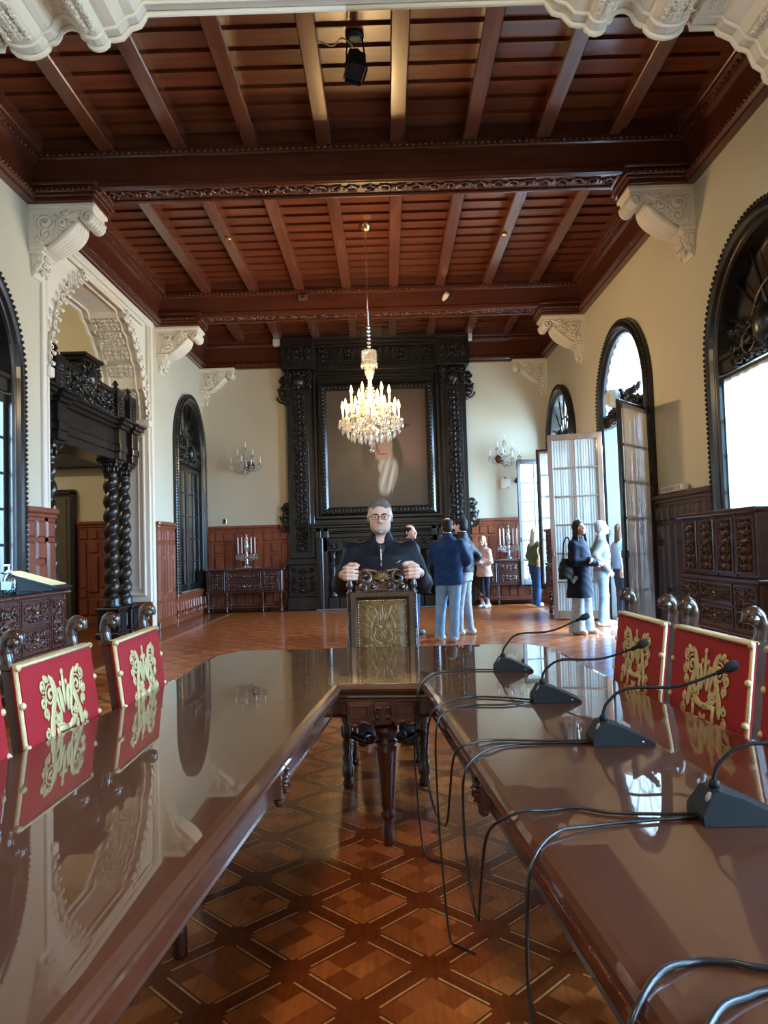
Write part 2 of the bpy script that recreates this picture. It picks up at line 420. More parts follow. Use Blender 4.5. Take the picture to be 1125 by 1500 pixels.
def cusped(profile, c, half, w0, w1, axis, ztop=5.52):
    """plaster lining of an arch: profile in (distance from centre, z), run through the wall thickness, with a beaded edge"""
    mb = MB()
    for sg in (-1, 1):
        for (a, za), (b, zb) in zip(profile[:-1], profile[1:]):
            p = [(c+sg*a, za), (c+sg*b, zb), (c+sg*b, ztop), (c+sg*a, ztop)]
            if abs(b-a) < 1e-6: continue
            mb.prism(p, axis, w0, w1)
    return mb
mb = cusped(NP, X0, 3.6, Y_A0+.02, Y_A1-.05, 'y')
# the moulded outer lip
mb2 = MB()
lip = [(d, z-.012) for d, z in NP]
for sg in (-1, 1):
    pts = [(X0+sg*d, z) for d, z in lip]
    for yy, r in ((Y_A1-.03, .022), (Y_A1-.15, .014), (Y_A0+.1, .02)):
        mb2.tube([(x, yy, z) for x, z in pts], r, 6)
mb.mb(mb2)
for sg in (-1, 1):     # foliage on the drums
    for d, z, w in ((2.34, 5.055, .2), (1.83, 5.10, .12), (2.64, 5.12, .13), (2.05, 5.27, .14), (2.93, 4.93, .12)):
        mb.mb(carve(w, .30, int(d*100), th=.012, dens=1.3), T(X0+sg*d, Y_A0+.45, z) @ RX(PI/2))
        mb.mb(carve(w, .22, int(d*90), th=.012, dens=1.3), T(X0+sg*d, Y_A0+.18, z) @ RX(PI/2))
struct('trim_1', mb, M['carved_plaster'])
# jamb piers of the near arch
mb = MB()
for sg in (-1, 1):
    x = X0+sg*3.6; mb.box(x, x+sg*.4, Y_A0-.03, Y_A1+.03, 0, 3.75, .02)
    mb.box(x-sg*.05, x+sg*.4, Y_A0-.06, Y_A1+.06, 3.62, 3.75, .02)
struct('trim_2', mb, M['carved_plaster'])

# lining, jamb panels and openwork border of the left archway
mb = cusped(AP, AC, AH, XL-.74, XL-.04, 'x', 5.44)
for sg in (-1, 1):
    for xx, r in ((XL-.02, .03), (XL-.14, .02), (XL-.60, .02), (XL-.72, .03)):
        mb.tube([(xx, AC+sg*d, z-.01) for d, z in AP], r, 6)
    for (d0, z0, d1, z1, sd) in ((.86, 5.24, 1.08, 5.10, 1), (1.10, 5.10, 1.33, 4.92, 2), (1.36, 4.92, 1.50, 4.70, 3), (1.55, 4.66, 1.70, 4.45, 4), (1.72, 4.40, 1.85, 4.15, 5)):
        L = math.hypot(d1-d0, z1-z0); an = math.atan2(z1-z0, d1-d0)
        mm = T(XL-.37, AC+sg*(d0+d1)/2, (z0+z1)/2-.01) @ (RX(an) if sg > 0 else RX(-an)) @ RX(PI/2)
        mb.mb(carve(.40, L*.9, sd, th=.016, dens=1.2), mm)
    # panelled jamb below the capital
    y = AC+sg*AH
    mb.box(XL-.76, XL+.012, y-sg*.03, y+sg*.02, .52, 3.70, .01)
    mb.box(XL-.80, XL+.05, y-sg*.10, y+sg*.06, 3.60, 3.74, .02)
    Mj = T(XL-.37, y-sg*.03, 2.05) @ (RZ(0) if sg > 0 else RZ(PI))
    frame_rect(mb, -.30, .30, -1.42, 1.42, .05, 0, .03, Mj); frame_rect(mb, -.20, .20, -1.30, 1.30, .03, 0, .02, Mj)
# front openwork scallops on the wall face
Mf = T(XL, AC, 0) @ RZ(PI/2)
for sg in (-1, 1):
    for i, (d, z) in enumerate([(.82, 5.27), (.98, 5.16), (1.12, 5.06), (1.27, 4.94), (1.39, 4.83), (1.50, 4.70), (1.60, 4.57), (1.69, 4.42), (1.75, 4.26), (1.81, 4.10), (1.85, 3.94), (1.88, 3.80)]):
        rr = .085-.003*i
        p, rad = spiral(sg*(d+.07), z+.05, rr, 1.1, (PI*1.2 if sg > 0 else -.2*PI), sg, .016, 12, -.03)
        mb.tube(p, rad, 5, Mf); mb.ell((sg*(d-.0), -.03, z-.01), (.045, .025, .03), 6, Mf)
# white band framing the arch
path = [(-AH-.12, 3.0), (-AH-.12, 5.53), (AH+.12, 5.53), (AH+.12, 3.0)]
path = [(-AH-.02, .5), (-AH-.02, 3.7)]
for sg in (-1, 1):
    mb.box(sg*(AH+.10), sg*(AH+.20), -.035, .01, .52, 5.50, .01, Mf)
mb.box(-AH-.2, AH+.2, -.05, .01, 5.44, 5.55, .012, Mf); mb.box(-1.75, 1.75, -.03, .01, 5.36, 5.41, .008, Mf)
struct('trim_3', mb, M['carved_plaster'])

# floors
mb = MB(); mb.box(-10.5, XR+.42, -4.5, D+.3, -.12, 0); struct('floor', mb, parquet())
mb = MB(); mb.box(XR+.42, XR+3.2, 4.0, D+1, -.15, -.02); struct('floor_balcony', mb, M['stone'])

# antechamber beyond the archway
mb = MB(); mb.box(-10.5, XL-.42, 15.0, 15.2, -.1, ZT); mb.box(-10.7, -10.5, 2, 15.2, -.1, ZT); mb.box(-10.5, XL-.42, 8.0, 8.2, -.1, ZT)
mb.box(-10.7, XL, 8.0, 15.2, ZT-.1, ZT)
mb.box(XL-1.6, XL-1.5, 15.2, D+.3, -.1, ZT); mb.box(XL-1.6, XL, 15.2, D+.3, ZT-.1, ZT); mb.box(XL-1.6, XL-.42, D, D+.3, -.1, ZT)
struct('wall_antechamber', mb, M['plaster'])
mb = MB(); mb.box(-7.1, -6.30, 14.9, 15.0, 0, 2.62); mb.box(-7.0, -6.4, 14.88, 14.93, 0, 2.52)
d3 = struct('door_3', mb, M['olive']); mb = MB()
for x in (-7.15, -6.27): mb.box(x-.04, x+.04, 14.84, 15.0, 0, 2.66, .01)
mb.box(-7.19, -6.23, 14.84, 15.0, 2.60, 2.70, .01); mb.build('door_frame', M['black_wood'], d3)
mb = MB(); mb.box(-10.4, XL-.8, 14.75, 15.0, 3.12, 3.45, .02); mb.box(-10.4, XL-.8, 14.65, 15.0, 3.45, 3.6, .02); struct('trim_4', mb, M['black_wood'])

# ------------------------------------------------------------------ wainscot
def wainscot(mb, w, h, Mx, pw=.62):
    """w wide, h high panelling on the local plane y=0 facing -y"""
    mb.box(0, w, -.035, .0, 0, h-.06, 0, Mx); mb.box(-.02, w+.02, -.085, .0, h-.07, h, .015, Mx); mb.box(-.01, w+.01, -.06, .0, h-.12, h-.07, .01, Mx)
    mb.box(0, w, -.06, 0, 0, .13, .01, Mx)
    n = max(1, round(w/pw)); q = w/n; y = -.035
    for i in range(n):
        a = i*q
        if q < .35:
            raised(mb, a+.04, a+q-.04, .18, h*.3, y, .03, Mx); raised(mb, a+.04, a+q-.04, h*.33, h*.8, y, .03, Mx); raised(mb, a+.04, a+q-.04, h*.84, h-.14, y, .03, Mx); continue
        t = h-.16; tz = t-.20
        for k in range(3): raised(mb, a+.03+k*(q-.06)/3+.012, a+.03+(k+1)*(q-.06)/3-.012, tz, t, y, .028, Mx, .02)
        m0 = h*.30; m1 = tz-.05
        raised(mb, a+.04, a+q*.30, m0+.10, m1, y, .03, Mx, .022); raised(mb, a+q*.70, a+q-.04, m0+.10, m1, y, .03, Mx, .022)
        raised(mb, a+q*.34, a+q*.66, m0, m0+(m1-m0)*.72, y, .035, Mx, .025); raised(mb, a+q*.34, a+q*.66, m0+(m1-m0)*.78, m1, y, .03, Mx, .02)
        raised(mb, a+.04, a+q*.30, m0-.10, m0+.07, y, .03, Mx, .02); raised(mb, a+q*.70, a+q-.04, m0-.10, m0+.07, y, .03, Mx, .02)
        for k in range(3): raised(mb, a+.03+k*(q-.06)/3+.012, a+.03+(k+1)*(q-.06)/3-.012, .17, m0-.13, y, .028, Mx, .02)
HW = 1.95
def wains(name, w, h, Mx, m='wainscot'):
    mb = MB(); wainscot(mb, w, h, Mx); return struct(name, mb, M[m])
wains('trim_5', 1.95, HW, T(XL, D, 0)); wains('trim_6', 1.90, HW, T(1.90, D, 0))
LM = lambda y: T(XL, y, 0) @ RZ(PI/2)
RM = lambda y: T(XR, y, 0) @ RZ(-PI/2)
wains('trim_7', .80, HW, LM(8.47)); wains('trim_8', 1.08, HW, LM(13.44)); wains('trim_9', 2.40, .56, LM(14.58))
wains('trim_10', 2.02, HW, RM(10.52), 'cabinet'); wains('trim_11', 1.70, HW, RM(14.6), 'cabinet'); wains('trim_12', 2.5, .42, RM(17.0), 'wainscot')
wains('trim_13', 2.6, .92, LM(5.95)); wains('trim_14', 2.6, .88, RM(8.5), 'cabinet')
mb = MB(); wainscot(mb, 2.0, 2.05, T(-6.22, 15.0, 0)); struct('trim_15', mb, M['wainscot'])
mb = MB()
for sg in (-1, 1):
    y = AC+sg*(AH+.0); Mj = T(XL-.76 if sg > 0 else XL+.03, y-sg*.0, 0) @ (RZ(0) if sg > 0 else RZ(PI))
    wainscot(mb, .78, .52, Mj, .4)
struct('trim_16', mb, M['wainscot'])

# ------------------------------------------------------------------ ceiling
B1, B2 = (8.66, 9.08), (13.60, 14.05)
mb = MB(); mb.box(XL-.4, XR+.42, -4.5, D+.3, 6.62, 6.75)
def planks(mb, y0, y1, ph=0):
    y = y0+ph
    while y < y1:
        a, b = max(y, y0), min(y+.280, y1)
        if b-a > .03: mb.add([(XL, a, 6.335), (XR, a, 6.335), (XR, b, 6.362), (XL, b, 6.362), (XL, a, 6.45), (XR, a, 6.45), (XR, b, 6.45), (XL, b, 6.45)], [(0,1,2,3), (0,4,5,1), (2,6,7,3), (4,7,6,5)])
        y += .305
    mb.box(XL, XR, y0, y1, 6.42, 6.47)
for y0, y1 in ((Y_A1, B1[0]), (B1[1], B2[0]), (B2[1], D), (-4.2, Y_A0)): planks(mb, y0, y1, .0)
ceil = struct('ceiling', mb, M['ceiling_wood'])
JX = [-4.06, -3.20, -2.33, -1.47, -.60, .275, 1.14, 2.01, 2.88, 3.70]
for y0, y1 in ((Y_A1, B1[0]), (B1[1], B2[0]), (B2[1], D)):
    for x in JX:
        mb = MB(); mb.box(x-.09, x+.09, y0-.02, y1+.02, 6.17, 6.42, .012); mb.box(x-.075, x+.075, y0, y1, 6.165, 6.18)
        mb.build('joist', M['joist_wood'], ceil)
def run(mb, y0, y1, x, sg):
    """wood cornice along a side wall, facing +x for sg=1"""
    prof = [(0, 5.566), (.10, 5.566), (.10, 5.60), (.13, 5.63), (.13, 5.68), (.10, 5.70), (.08, 5.74), (.08, 6.02), (.12, 6.05), (.14, 6.10), (.12, 6.14), (.16, 6.17), (.16, 6.5), (0, 6.5)]
    mb.prism([(x+sg*a, z) for a, z in prof], 'y', y0, y1)
    for z, d, st in ((5.655, .13, .07), (6.10, .14, .09)): beads(mb, [(x+sg*d, y0, z), (x+sg*d, y1, z)], .022, st, None, (1, 1.2, 1), 5)
def runx(mb, x0, x1, y, sg, low=5.566):
    """the same cornice across the room, facing -y for sg=-1"""
    prof = [(0, low), (.10, low), (.10, 5.60), (.13, 5.63), (.13, 5.68), (.10, 5.70), (.08, 5.74), (.08, 6.02), (.12, 6.05), (.14, 6.10), (.12, 6.14), (.16, 6.17), (.16, 6.5), (0, 6.5)]
    mb.prism([(y+sg*a, z) for a, z in prof], 'x', x0, x1)
    for z, d, st in ((5.655, .13, .07), (6.10, .14, .09)): beads(mb, [(x0, y+sg*d, z), (x1, y+sg*d, z)], .022, st, None, (1.2, 1, 1), 5)
mb = MB()
for y0, y1 in ((Y_A1, B1[0]), (B1[1], B2[0]), (B2[1], D)): run(mb, y0, y1, XL, 1); run(mb, y0, y1, XR, -1)
runx(mb, XL, XR, D, -1); runx(mb, XL, XR, Y_A1, 1, 5.566)
mb.build('cornice', M['beam_wood'], ceil)
for (b0, b1), sd in ((B1, 1), (B2, 2)):
    mb = MB(); mb.box(XL, XR, b0+.02, b1-.02, 5.74, 6.45)
    for sg, y in ((-1, b0+.02), (1, b1-.02)):
        mb.box(XL, XR, y, y+sg*.03, 5.72, 5.80, .01); mb.box(XL, XR, y, y+sg*.05, 6.08, 6.19, .015); beads(mb, [(XL, y+sg*.05, 6.13), (XR, y+sg*.05, 6.13)], .024, .075, None, (1.2, 1, 1), 5)
    for xa, xb, sg in ((XL, XL+.80, 1), (XR-.78, XR, -1)):     # blocks over the corbels
        xt = xb if sg > 0 else xa
        for e, z0, z1 in ((.0, 5.566, 5.62), (.035, 5.62, 5.66), (.06, 5.66, 5.70), (.02, 5.70, 5.75), (.06, 5.75, 5.80)):
            mb.box(xa-(e if sg < 0 else 0), xb+(e if sg > 0 else 0), b0-.02-e, b1+.06+e, z0, z1, .01)
        beads(mb, [(xa, b0-.08, 5.69), (xb, b0-.08, 5.69)], .02, .06, None, (1.3, 1, 1), 5)
        beads(mb, [(xt+sg*.06, b0, 5.69), (xt+sg*.06, b1, 5.69)], .02, .06, None, (1, 1.3, 1), 5)
    bm = mb.build('beam', M['beam_wood'], ceil)
    mb = MB(); L = XR-XL-1.7; cx = (XL+XR)/2; yc = (b0+b1)/2
    Ms = T(cx, yc, 5.735) @ RX(PI/2)
    frame_rect(mb, -L/2, L/2, -.20, .20, .05, 0, .028, Ms)
    for k in range(8): mb.mb(carve(L/8*.99, .27, 11, th=.020, dens=.5, depth=1.3), T(cx-L/2+L/8*(k+.5), yc, 5.735) @ RX(PI/2))
    mb.build('carved_soffit', M['beam_wood'], bm)

# ------------------------------------------------------------------ plaster corbels
def corbel_mb(wd):
    """console: a flat block with scrolls on its cheeks, a ribbed volute at the tip and acanthus beneath; depth along +x"""
    mb = MB(); h = wd/2
    pr = [(0, 0), (.77, 0), (.77, -.10), (.70, -.13), (.60, -.16), (.50, -.22), (.42, -.31), (.34, -.40), (.24, -.47), (.16, -.50), (0, -.50)]
    mb.prism(pr, 'y', -h*.84, h*.84)
    mb.box(0, .80, -h, h, -.055, 0, .01); mb.box(0, .20, -h*.95, h*.95, -.55, -.495, .012); mb.box(0, .16, -h*.9, h*.9, -.58, -.55, .01)
    mb.prism([(0, -.57), (.14, -.57), (.13, -.66), (.09, -.74), (.04, -.82), (.02, -.84), (0, -.84)], 'y', -h*.55, h*.55)
    for k in range(6): mb.lathe([(.0, -.036*wd), (.062, -.07*wd), (.088, 0), (.062, .07*wd), (0, .036*wd)], 14, T(.705, -h*.78+k*h*.312, -.165) @ RX(PI/2))
    for k in range(4): mb.ell((.53, -h*.55+k*h*.367, -.235), (.075, h*.2, .085), 8)
    for k in range(6):
        y = -h*.66+k*h*.264
        mb.tube(bez([(.56, y, -.22), (.47, y*1.15, -.335), (.36, y*1.15, -.43), (.25, y*1.05, -.505), (.17, y*.9, -.53)], 5), [.035, .045, .05, .052, .052, .05, .05, .048, .046, .044, .04, .04, .04, .038, .036, .034, .032, .03, .028, .026, .02], 6)
    mb.mb(carve(h*1.0, .24, 4, th=.014, depth=1.6), T(.13, 0, -.69) @ RZ(PI/2) @ RX(.25))
    for sy in (-1, 1):
        y = sy*h*.84
        for cx, cz, r, a0, sg, th in ((.70, -.165, .085, .3, 1, .020), (.20, -.22, .105, .2, -1, .024), (.45, -.115, .055, 2.8, 1, .016), (.21, -.36, .09, 2.2, 1, .02), (.40, -.24, .08, .8, -1, .02)):
            p, rad = spiral(cx, cz, r, 1.6, a0, sg, th*1.35, 18, 0); mb.tube([(a, y+sy*.008, b) for a, _, b in p], rad, 6)
        mb.tube([(a, y, b) for a, b in ((.30, -.13), (.38, -.17), (.46, -.17), (.54, -.12), (.62, -.09))], [.012, .022, .026, .022, .012], 6)
        for a, b_, l, an in ((.33, -.31, .07, .8), (.38, -.36, .07, .7), (.29, -.40, .07, .9), (.48, -.24, .06, .5), (.10, -.14, .05, 0), (.10, -.42, .05, 1.2), (.08, -.64, .05, 1.3), (.05, -.74, .05, 1.4)): mb.ell((0, 0, 0), (l, .022, .024), 6, T(a, y if b_ > -.55 else sy*h*.55, b_) @ RY(an))
    return mb
n = 20
for (b0, b1, half) in ((*B1, 0), (*B2, 0), (D-.24, D, 1)):
    wd = b1-b0 if not half else .5
    yc = (b0+b1)/2+.02 if not half else D+.0
    for x, rz in ((XL, 0), (XR, PI)):
        mb = MB(); mb.mb(corbel_mb(wd+.02), T(x, yc, 5.566) @ RZ(rz)); struct('trim_%d' % n, mb, M['carved_plaster']); n += 1
# ------------------------------------------------------------------ arched windows and french doors
M['doorwood'] = mat('door_wood', (.115, .066, .045), .4, coat=.3, col2=(.17, .10, .07), nscale=5, stretch=(4, 4, .4))
def leaf(parent, w, h, Mx, side, m, rows=6, cols=2, curtain=True, x_sign=1, hinges=True):
    """leaf hinged at local x=0, reaching to +x*x_sign; curtain on local y side"""
    st = .085; mb = MB(); X = lambda a, b: (a, b) if x_sign > 0 else (-b, -a)
    def bx(a, b, y0, y1, z0, z1, bev=.006): q = X(a, b); mb.box(q[0], q[1], y0, y1, z0, z1, bev, Mx)
    bx(0, st, -.022, .022, 0, h); bx(w-st, w, -.022, .022, 0, h); bx(st, w-st, -.022, .022, h-.10, h); bx(st, w-st, -.022, .022, 0, .14)
    ph = (h-.24)/rows
    for i in range(1, rows): bx(st, w-st, -.014, .014, .14+i*ph-.015, .14+i*ph+.015)
    for i in range(1, cols): xx = st+(w-2*st)*i/cols; bx(xx-.015, xx+.015, -.0135, .0135, .14, h-.10)
    if hinges:
        for z in (.3, h*.5, h-.3): mb.lathe([(.012, z-.06), (.012, z+.06)], 6, Mx)
        bx(w-.05, w-.03, -.05, .05, h*.34, h*.34+.10, .004)
    lf = mb.build('leaf', m, parent)
    mb = MB(); q = X(st, w-st); mb.add([(q[0], 0, .14), (q[1], 0, .14), (q[1], 0, h-.1), (q[0], 0, h-.1)], [(0, 1, 2, 3)], Mx); mb.build('glass', M['pane'], lf)
    if curtain:
        mb = MB(); n = 110; vs = []; fs = []
        for j in range(5):
            z = .10+(h-.15)*j/4
            for i in range(n+1):
                x = st*.6+(w-st*1.2)*i/n; f = math.sin(i*1.05+.6*math.sin(i*.37))*.0055+math.sin(i*.29)*.006
                vs.append((x*x_sign, side*(.042+f*(1 if 0 < j < 4 else .6)), z))
        for j in range(4):
            for i in range(n): a = j*(n+1)+i; fs.append((a, a+1, a+n+2, a+n+1))
        mb.add(vs, fs, Mx, True); mb.build('curtain', M['curtain'], lf)
    return lf
def arch_path(r, sp, sill, n=28):
    return [(r, sill)]+[(r*math.cos(PI*i/n), sp+r*math.sin(PI*i/n)) for i in range(n+1)]+[(-r, sill)]
def arched(name, c, r, sp, sill, wall, zt, m, closed=True, fan_cloth=False, curtain=True, crest=True, shutter=False):
    Mx = (LM(c) if wall == 'L' else RM(c))
    root = semp(name)
    mb = MB(); ro = r+.17
    mb.sweep(arch_path(ro, sp, sill), [(0, 0), (0, .06), (.025, .085), (.05, .085), (.06, .06), (.085, .10), (.12, .11), (.15, .09), (.17, .05), (.20, .045), (.215, .02), (.215, -.22), (0, -.22)][:11]+[(.20, -.22), (.17, -.22), (.17, 0)], Mx)
    mb.build('arch_frame', m, root)
    mb = MB(); P = [(x, -.085, z) for x, z in arch_path(ro-.02, sp, sill, 60)]
    beads(mb, P, .022, .055, Mx, (1, 1, 1), 5); mb.build('rope_edge', m, root)
    ri = r-.03
    mb = MB()
    mb.box(-ri, ri, .02, .14, zt, zt+.16, .01, Mx); mb.box(-ri, ri, -.01, .05, zt+.15, zt+.21, .01, Mx)
    c0 = zt+.20; rf = lambda a: None
    def edge(a):      # distance from (0,c0) to the arch at angle a
        dx, dz = math.cos(a), math.sin(a); k = c0-sp
        b = k*dz; return -b+math.sqrt(max(.001, ri*ri-k*k+b*b))
    for i in range(1, 8):
        a = PI*i/8
        e = edge(a); d0 = .18
        mb.tube([(d0*math.cos(a), .07, c0+d0*math.sin(a)), (e*math.cos(a), .07, c0+e*math.sin(a))], .02, 6, Mx)
    mb.tube([(.48*math.cos(PI*i/20), .07, c0+.55*math.sin(PI*i/20)) for i in range(21)], .022, 6, Mx)
    mb.ell((0, .05, c0), (.2, .05, .2), 12, Mx)
    mb.build('fanlight', m, root)
    if crest:
        mb = MB(); mb.mb(carve(1.5, .42, 5, th=.024, depth=1.6), Mx @ T(0, -.01, zt+.20))
        mb.ell((0, -.05, zt+.28), (.16, .09, .2), 10, Mx)
        for s_ in (-1, 1):
            p, rad = spiral(s_*.35, zt+.2, .17, 1.4, 1.2, s_, .03, 18, -.03); mb.tube(p, rad, 6, Mx)
        mb.build('carved_crest', m, root)
    mb = MB(); pth = [(ri*math.cos(PI*i/20), sp+ri*math.sin(PI*i/20)) for i in range(21)]
    mb.add([(x, .085, z) for x, z in [(ri, zt+.1)]+pth+[(-ri, zt+.1)]], [tuple(range(23))], Mx); mb.build('glass', M['pane'], root)
    if shutter:
        mb = MB(); rs = r+.02; mb.prism([(rs, zt+.1)]+[(rs*math.cos(PI*i/24), sp+rs*math.sin(PI*i/24)) for i in range(25)]+[(-rs, zt+.1)], 'y', .17, .20, Mx)
        for i in range(1, 8): a = PI*i/8; mb.tube([(.1*math.cos(a), .165, c0+.1*math.sin(a)), (edge(a)*math.cos(a), .165, c0+edge(a)*math.sin(a))], .012, 5, Mx)
        mb.build('fan_shutter', mat('shutter_wood', (.075, .042, .026), .5, col2=(.11, .065, .04), nscale=4), root)
    if fan_cloth:
        mb = MB(); n = 96; vs = []; fs = []
        for j in range(7):
            for i in range(n+1):
                a = PI*i/n; e = edge(a)*.985; d = .06+(e-.06)*j/6
                vs.append((d*math.cos(a), .035+.010*math.sin(i*1.3)*(j/6), c0+d*math.sin(a)))
        for j in range(6):
            for i in range(n): q = j*(n+1)+i; fs.append((q, q+1, q+n+2, q+n+1))
        mb.add(vs, fs, Mx, True); fc = mb.build('fan_curtain', M['fan_cloth'], root)
        mb = MB(); mb.ell((0, -.16, c0+.12), (.16, .11, .15), 16, Mx)
        for k in range(18):
            a = 2*PI*k/18; mb.ell((.1*math.cos(a), -.20, c0+.12+.1*math.sin(a)), (.045, .07, .045), 6, Mx)
        mb.build('gathered_rosette', M['curtain'], fc)
    if closed:
        w = ri; h = zt-sill-.02
        for s_ in (-1, 1): leaf(root, w-.004, h, Mx @ T(-s_*ri, .06, sill+.01), -1, m, 6 if sill < .3 else 5, 2, curtain, s_, False)
    return root
arched('window_1', *WR[0], 'R', 3.16, M['black_wood'], shutter=True)
door = arched('door_1', *WR[1], 'R', 3.26, M['black_wood'], closed=False, fan_cloth=True)
far = arched('window_2', *WR[2], 'R', 3.26, M['black_wood'], closed=False)
arched('window_3', *WL[0], 'L', 3.20, M['black_wood'], curtain=False, shutter=True)
arched('window_4', *WL[1], 'L', 3.20, M['black_wood'], curtain=False)
arched('fill_window_5', *WR[3], 'R', 3.16, M['black_wood'], curtain=False); arched('fill_window_6', *WR[4], 'R', 3.16, M['black_wood'], curtain=False)  # out-of-view windows, put in to fill the near part with daylight
dl = lambda a, b: math.atan2(b[1]-a[1], b[0]-a[0])
leaf(door, .98, 3.19, T(3.74, 10.52, .03) @ RZ(dl((3.74, 10.52), (3.11, 9.78))), 1, M['black_wood'], 6, 2, True)
leaf(door, .92, 3.19, T(3.74, 12.68, .03) @ RZ(dl((3.74, 12.68), (2.88, 12.95))), -1, M['doorwood'], 6, 2, True)
leaf(far, .80, 2.79, T(3.74, 16.72, .43) @ RZ(dl((3.74, 16.72), (2.97, 16.56))), -1, M['black_wood'], 6, 2, True)
leaf(far, .70, 2.79, T(3.74, 14.76, .43) @ RZ(dl((3.74, 14.76), (3.09, 14.87))), 1, M['black_wood'], 6, 2, True)
# roofed gallery outside, over the near windows and the far one
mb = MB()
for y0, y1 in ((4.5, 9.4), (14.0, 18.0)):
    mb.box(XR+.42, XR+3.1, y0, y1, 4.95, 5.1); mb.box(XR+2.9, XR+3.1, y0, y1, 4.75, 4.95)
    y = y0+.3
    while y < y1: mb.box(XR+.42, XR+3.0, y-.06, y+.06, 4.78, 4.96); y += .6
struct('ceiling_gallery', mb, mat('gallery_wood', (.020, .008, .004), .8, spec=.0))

# ------------------------------------------------------------------ twisted columns
def twist(mb, z0, z1, r0, off, pitch, cx=0, cy=0, n=12, rings=None, Mx=None, taper=0., ph=0, rope=False):
    rings = rings or max(12, int((z1-z0)/pitch*12)); vs = []
    for j in range(rings+1):
        z = z0+(z1-z0)*j/rings; a = 2*PI*(z-z0)/pitch+ph; e = min(1, (z-z0)/(pitch*.4), (z1-z)/(pitch*.4)); k = 1-taper*(z-z0)/(z1-z0)
        ox, oy = off*e*k*math.cos(a), off*e*k*math.sin(a)
        for i in range(n):
            t = 2*PI*i/n
            if rope: q = (r0+off)*k*(1-e*.36+e*.40*abs(math.cos((t-a)/2))**1.2); vs.append((cx+q*math.cos(t), cy+q*math.sin(t), z))
            else: vs.append((cx+ox+r0*k*math.cos(t), cy+oy+r0*k*math.sin(t), z))
    fs = [(j*n+i, j*n+(i+1) % n, (j+1)*n+(i+1) % n, (j+1)*n+i) for j in range(rings) for i in range(n)]
    return mb.add(vs, fs, Mx, True)
def twist_col(name, x, y, z0, z1, r, parent, m, ph=0):
    mb = MB(); Mx = T(x, y, 0)
    mb.lathe([(r*1.35, z0), (r*1.4, z0+.03), (r*1.15, z0+.06), (r*1.25, z0+.09), (r, z0+.13)], 16, Mx)
    twist(mb, z0+.10, z1-.22, r*.86, r*.34, .25, n=24, rings=190, Mx=Mx, taper=.08, ph=ph, rope=True)
    mb.lathe([(r*.85, z1-.25), (r*1.1, z1-.23), (r*.9, z1-.21), (r*.95, z1-.10), (r*1.5, z1-.04)], 16, Mx)
    for k in range(8): a = 2*PI*k/8; mb.ell((r*1.05*math.cos(a), r*1.05*math.sin(a), z1-.15), (.03, .03, .07), 6, Mx)
    for k in range(4):
        a = PI/4+PI/2*k; p, rad = spiral(0, 0, .055, 1.3, 0, 1, .018, 12, 0)
        mb.tube(p, rad, 6, Mx @ T(r*1.5*math.cos(a), r*1.5*math.sin(a), z1-.07) @ RZ(a))
    mb.box(-r*1.6, r*1.6, -r*1.6, r*1.6, z1-.04, z1, .008, Mx)
    return mb.build(name, m, parent)
K = M['black_wood']
# carved portal standing inside the left archway
po = thing('carved_portal', 'black carved wooden portal with paired twisted columns inside the white archway', 'doorway', (0, 0, 0))
px = -4.55
for i, y in enumerate((12.30, 12.90, 10.0, 9.40)):
    mb = MB(); mb.box(px-.21, px+.21, y-.21, y+.21, 0, .10, .02); mb.box(px-.18, px+.18, y-.18, y+.18, .10, .44, .01); mb.box(px-.21, px+.21, y-.21, y+.21, .44, .50, .015)
    for Mx in (T(px, y-.18, .27), T(px+.18, y, .27) @ RZ(PI/2)): frame_rect(mb, -.11, .11, -.11, .11, .025, 0, .02, Mx)
    pd = mb.build('pedestal', K, po)
    twist_col('column', px, y, .50, 2.93, .105, po, K, ph=i)
for y0, y1 in ((12.98, 13.12), (9.2, 9.34)):
    mb = MB(); mb.box(px-.34, px-.05, y0, y1, 0, 2.95, .01); mb.build('jamb_board', K, po)
mb = MB(); ya, yb = 9.16, 13.14
for e, z0, z1 in ((0, 2.93, 3.06), (.02, 3.06, 3.18), (.0, 3.18, 3.44), (.05, 3.44, 3.50), (.10, 3.50, 3.56), (.14, 3.56, 3.60)):
    mb.box(px-.34, px+.12+e, ya, yb, z0, z1, .01)
    for y in (12.30, 12.90, 10.0, 9.40): mb.box(px, px+.22+e, y-.14-e*.8, y+.14+e*.8, z0, z1, .01)
en = mb.build('entablature', K, po)
mb = MB(); mb.box(px-.2, px+.10, ya, yb, 3.60, 4.02, .01); mb.box(px-.25, px+.16, ya-.02, yb, 4.02, 4.09, .015)
for y in (12.30, 12.90, 10.0, 9.40):
    mb.box(px, px+.2, y-.15, y+.15, 3.60, 4.10, .01); mb.mb(carve(.16, .34, 3, th=.012), T(px+.2, y, 3.82) @ RZ(PI/2))
    mb.lathe([(.05, 4.10), (.07, 4.13), (.03, 4.16), (.06, 4.20), (.02, 4.26), (.0, 4.28)], 10, T(px+.1, y, 0))
mb.build('parapet', K, po)
mb = MB()
for yy in (11.15,): mb.mb(carve(1.9, .42, 21, th=.028, depth=1.8), T(px+.12, yy, 3.83) @ RZ(PI/2)); mb.mb(carve(.7, .46, 8, th=.026, depth=2), T(px+.14, yy, 4.02) @ RZ(PI/2))
mb.box(px-.1, px+.12, 10.9, 11.4, 4.0, 4.26, .02); mb.box(px-.14, px+.18, 10.84, 11.46, 4.26, 4.31, .015); mb.box(px-.18, px+.22, 10.80, 11.50, 4.31, 4.37, .015)
mb.ell((px+.14, 11.15, 4.05), (.1, .15, .17), 10); mb.build('crest', K, po)

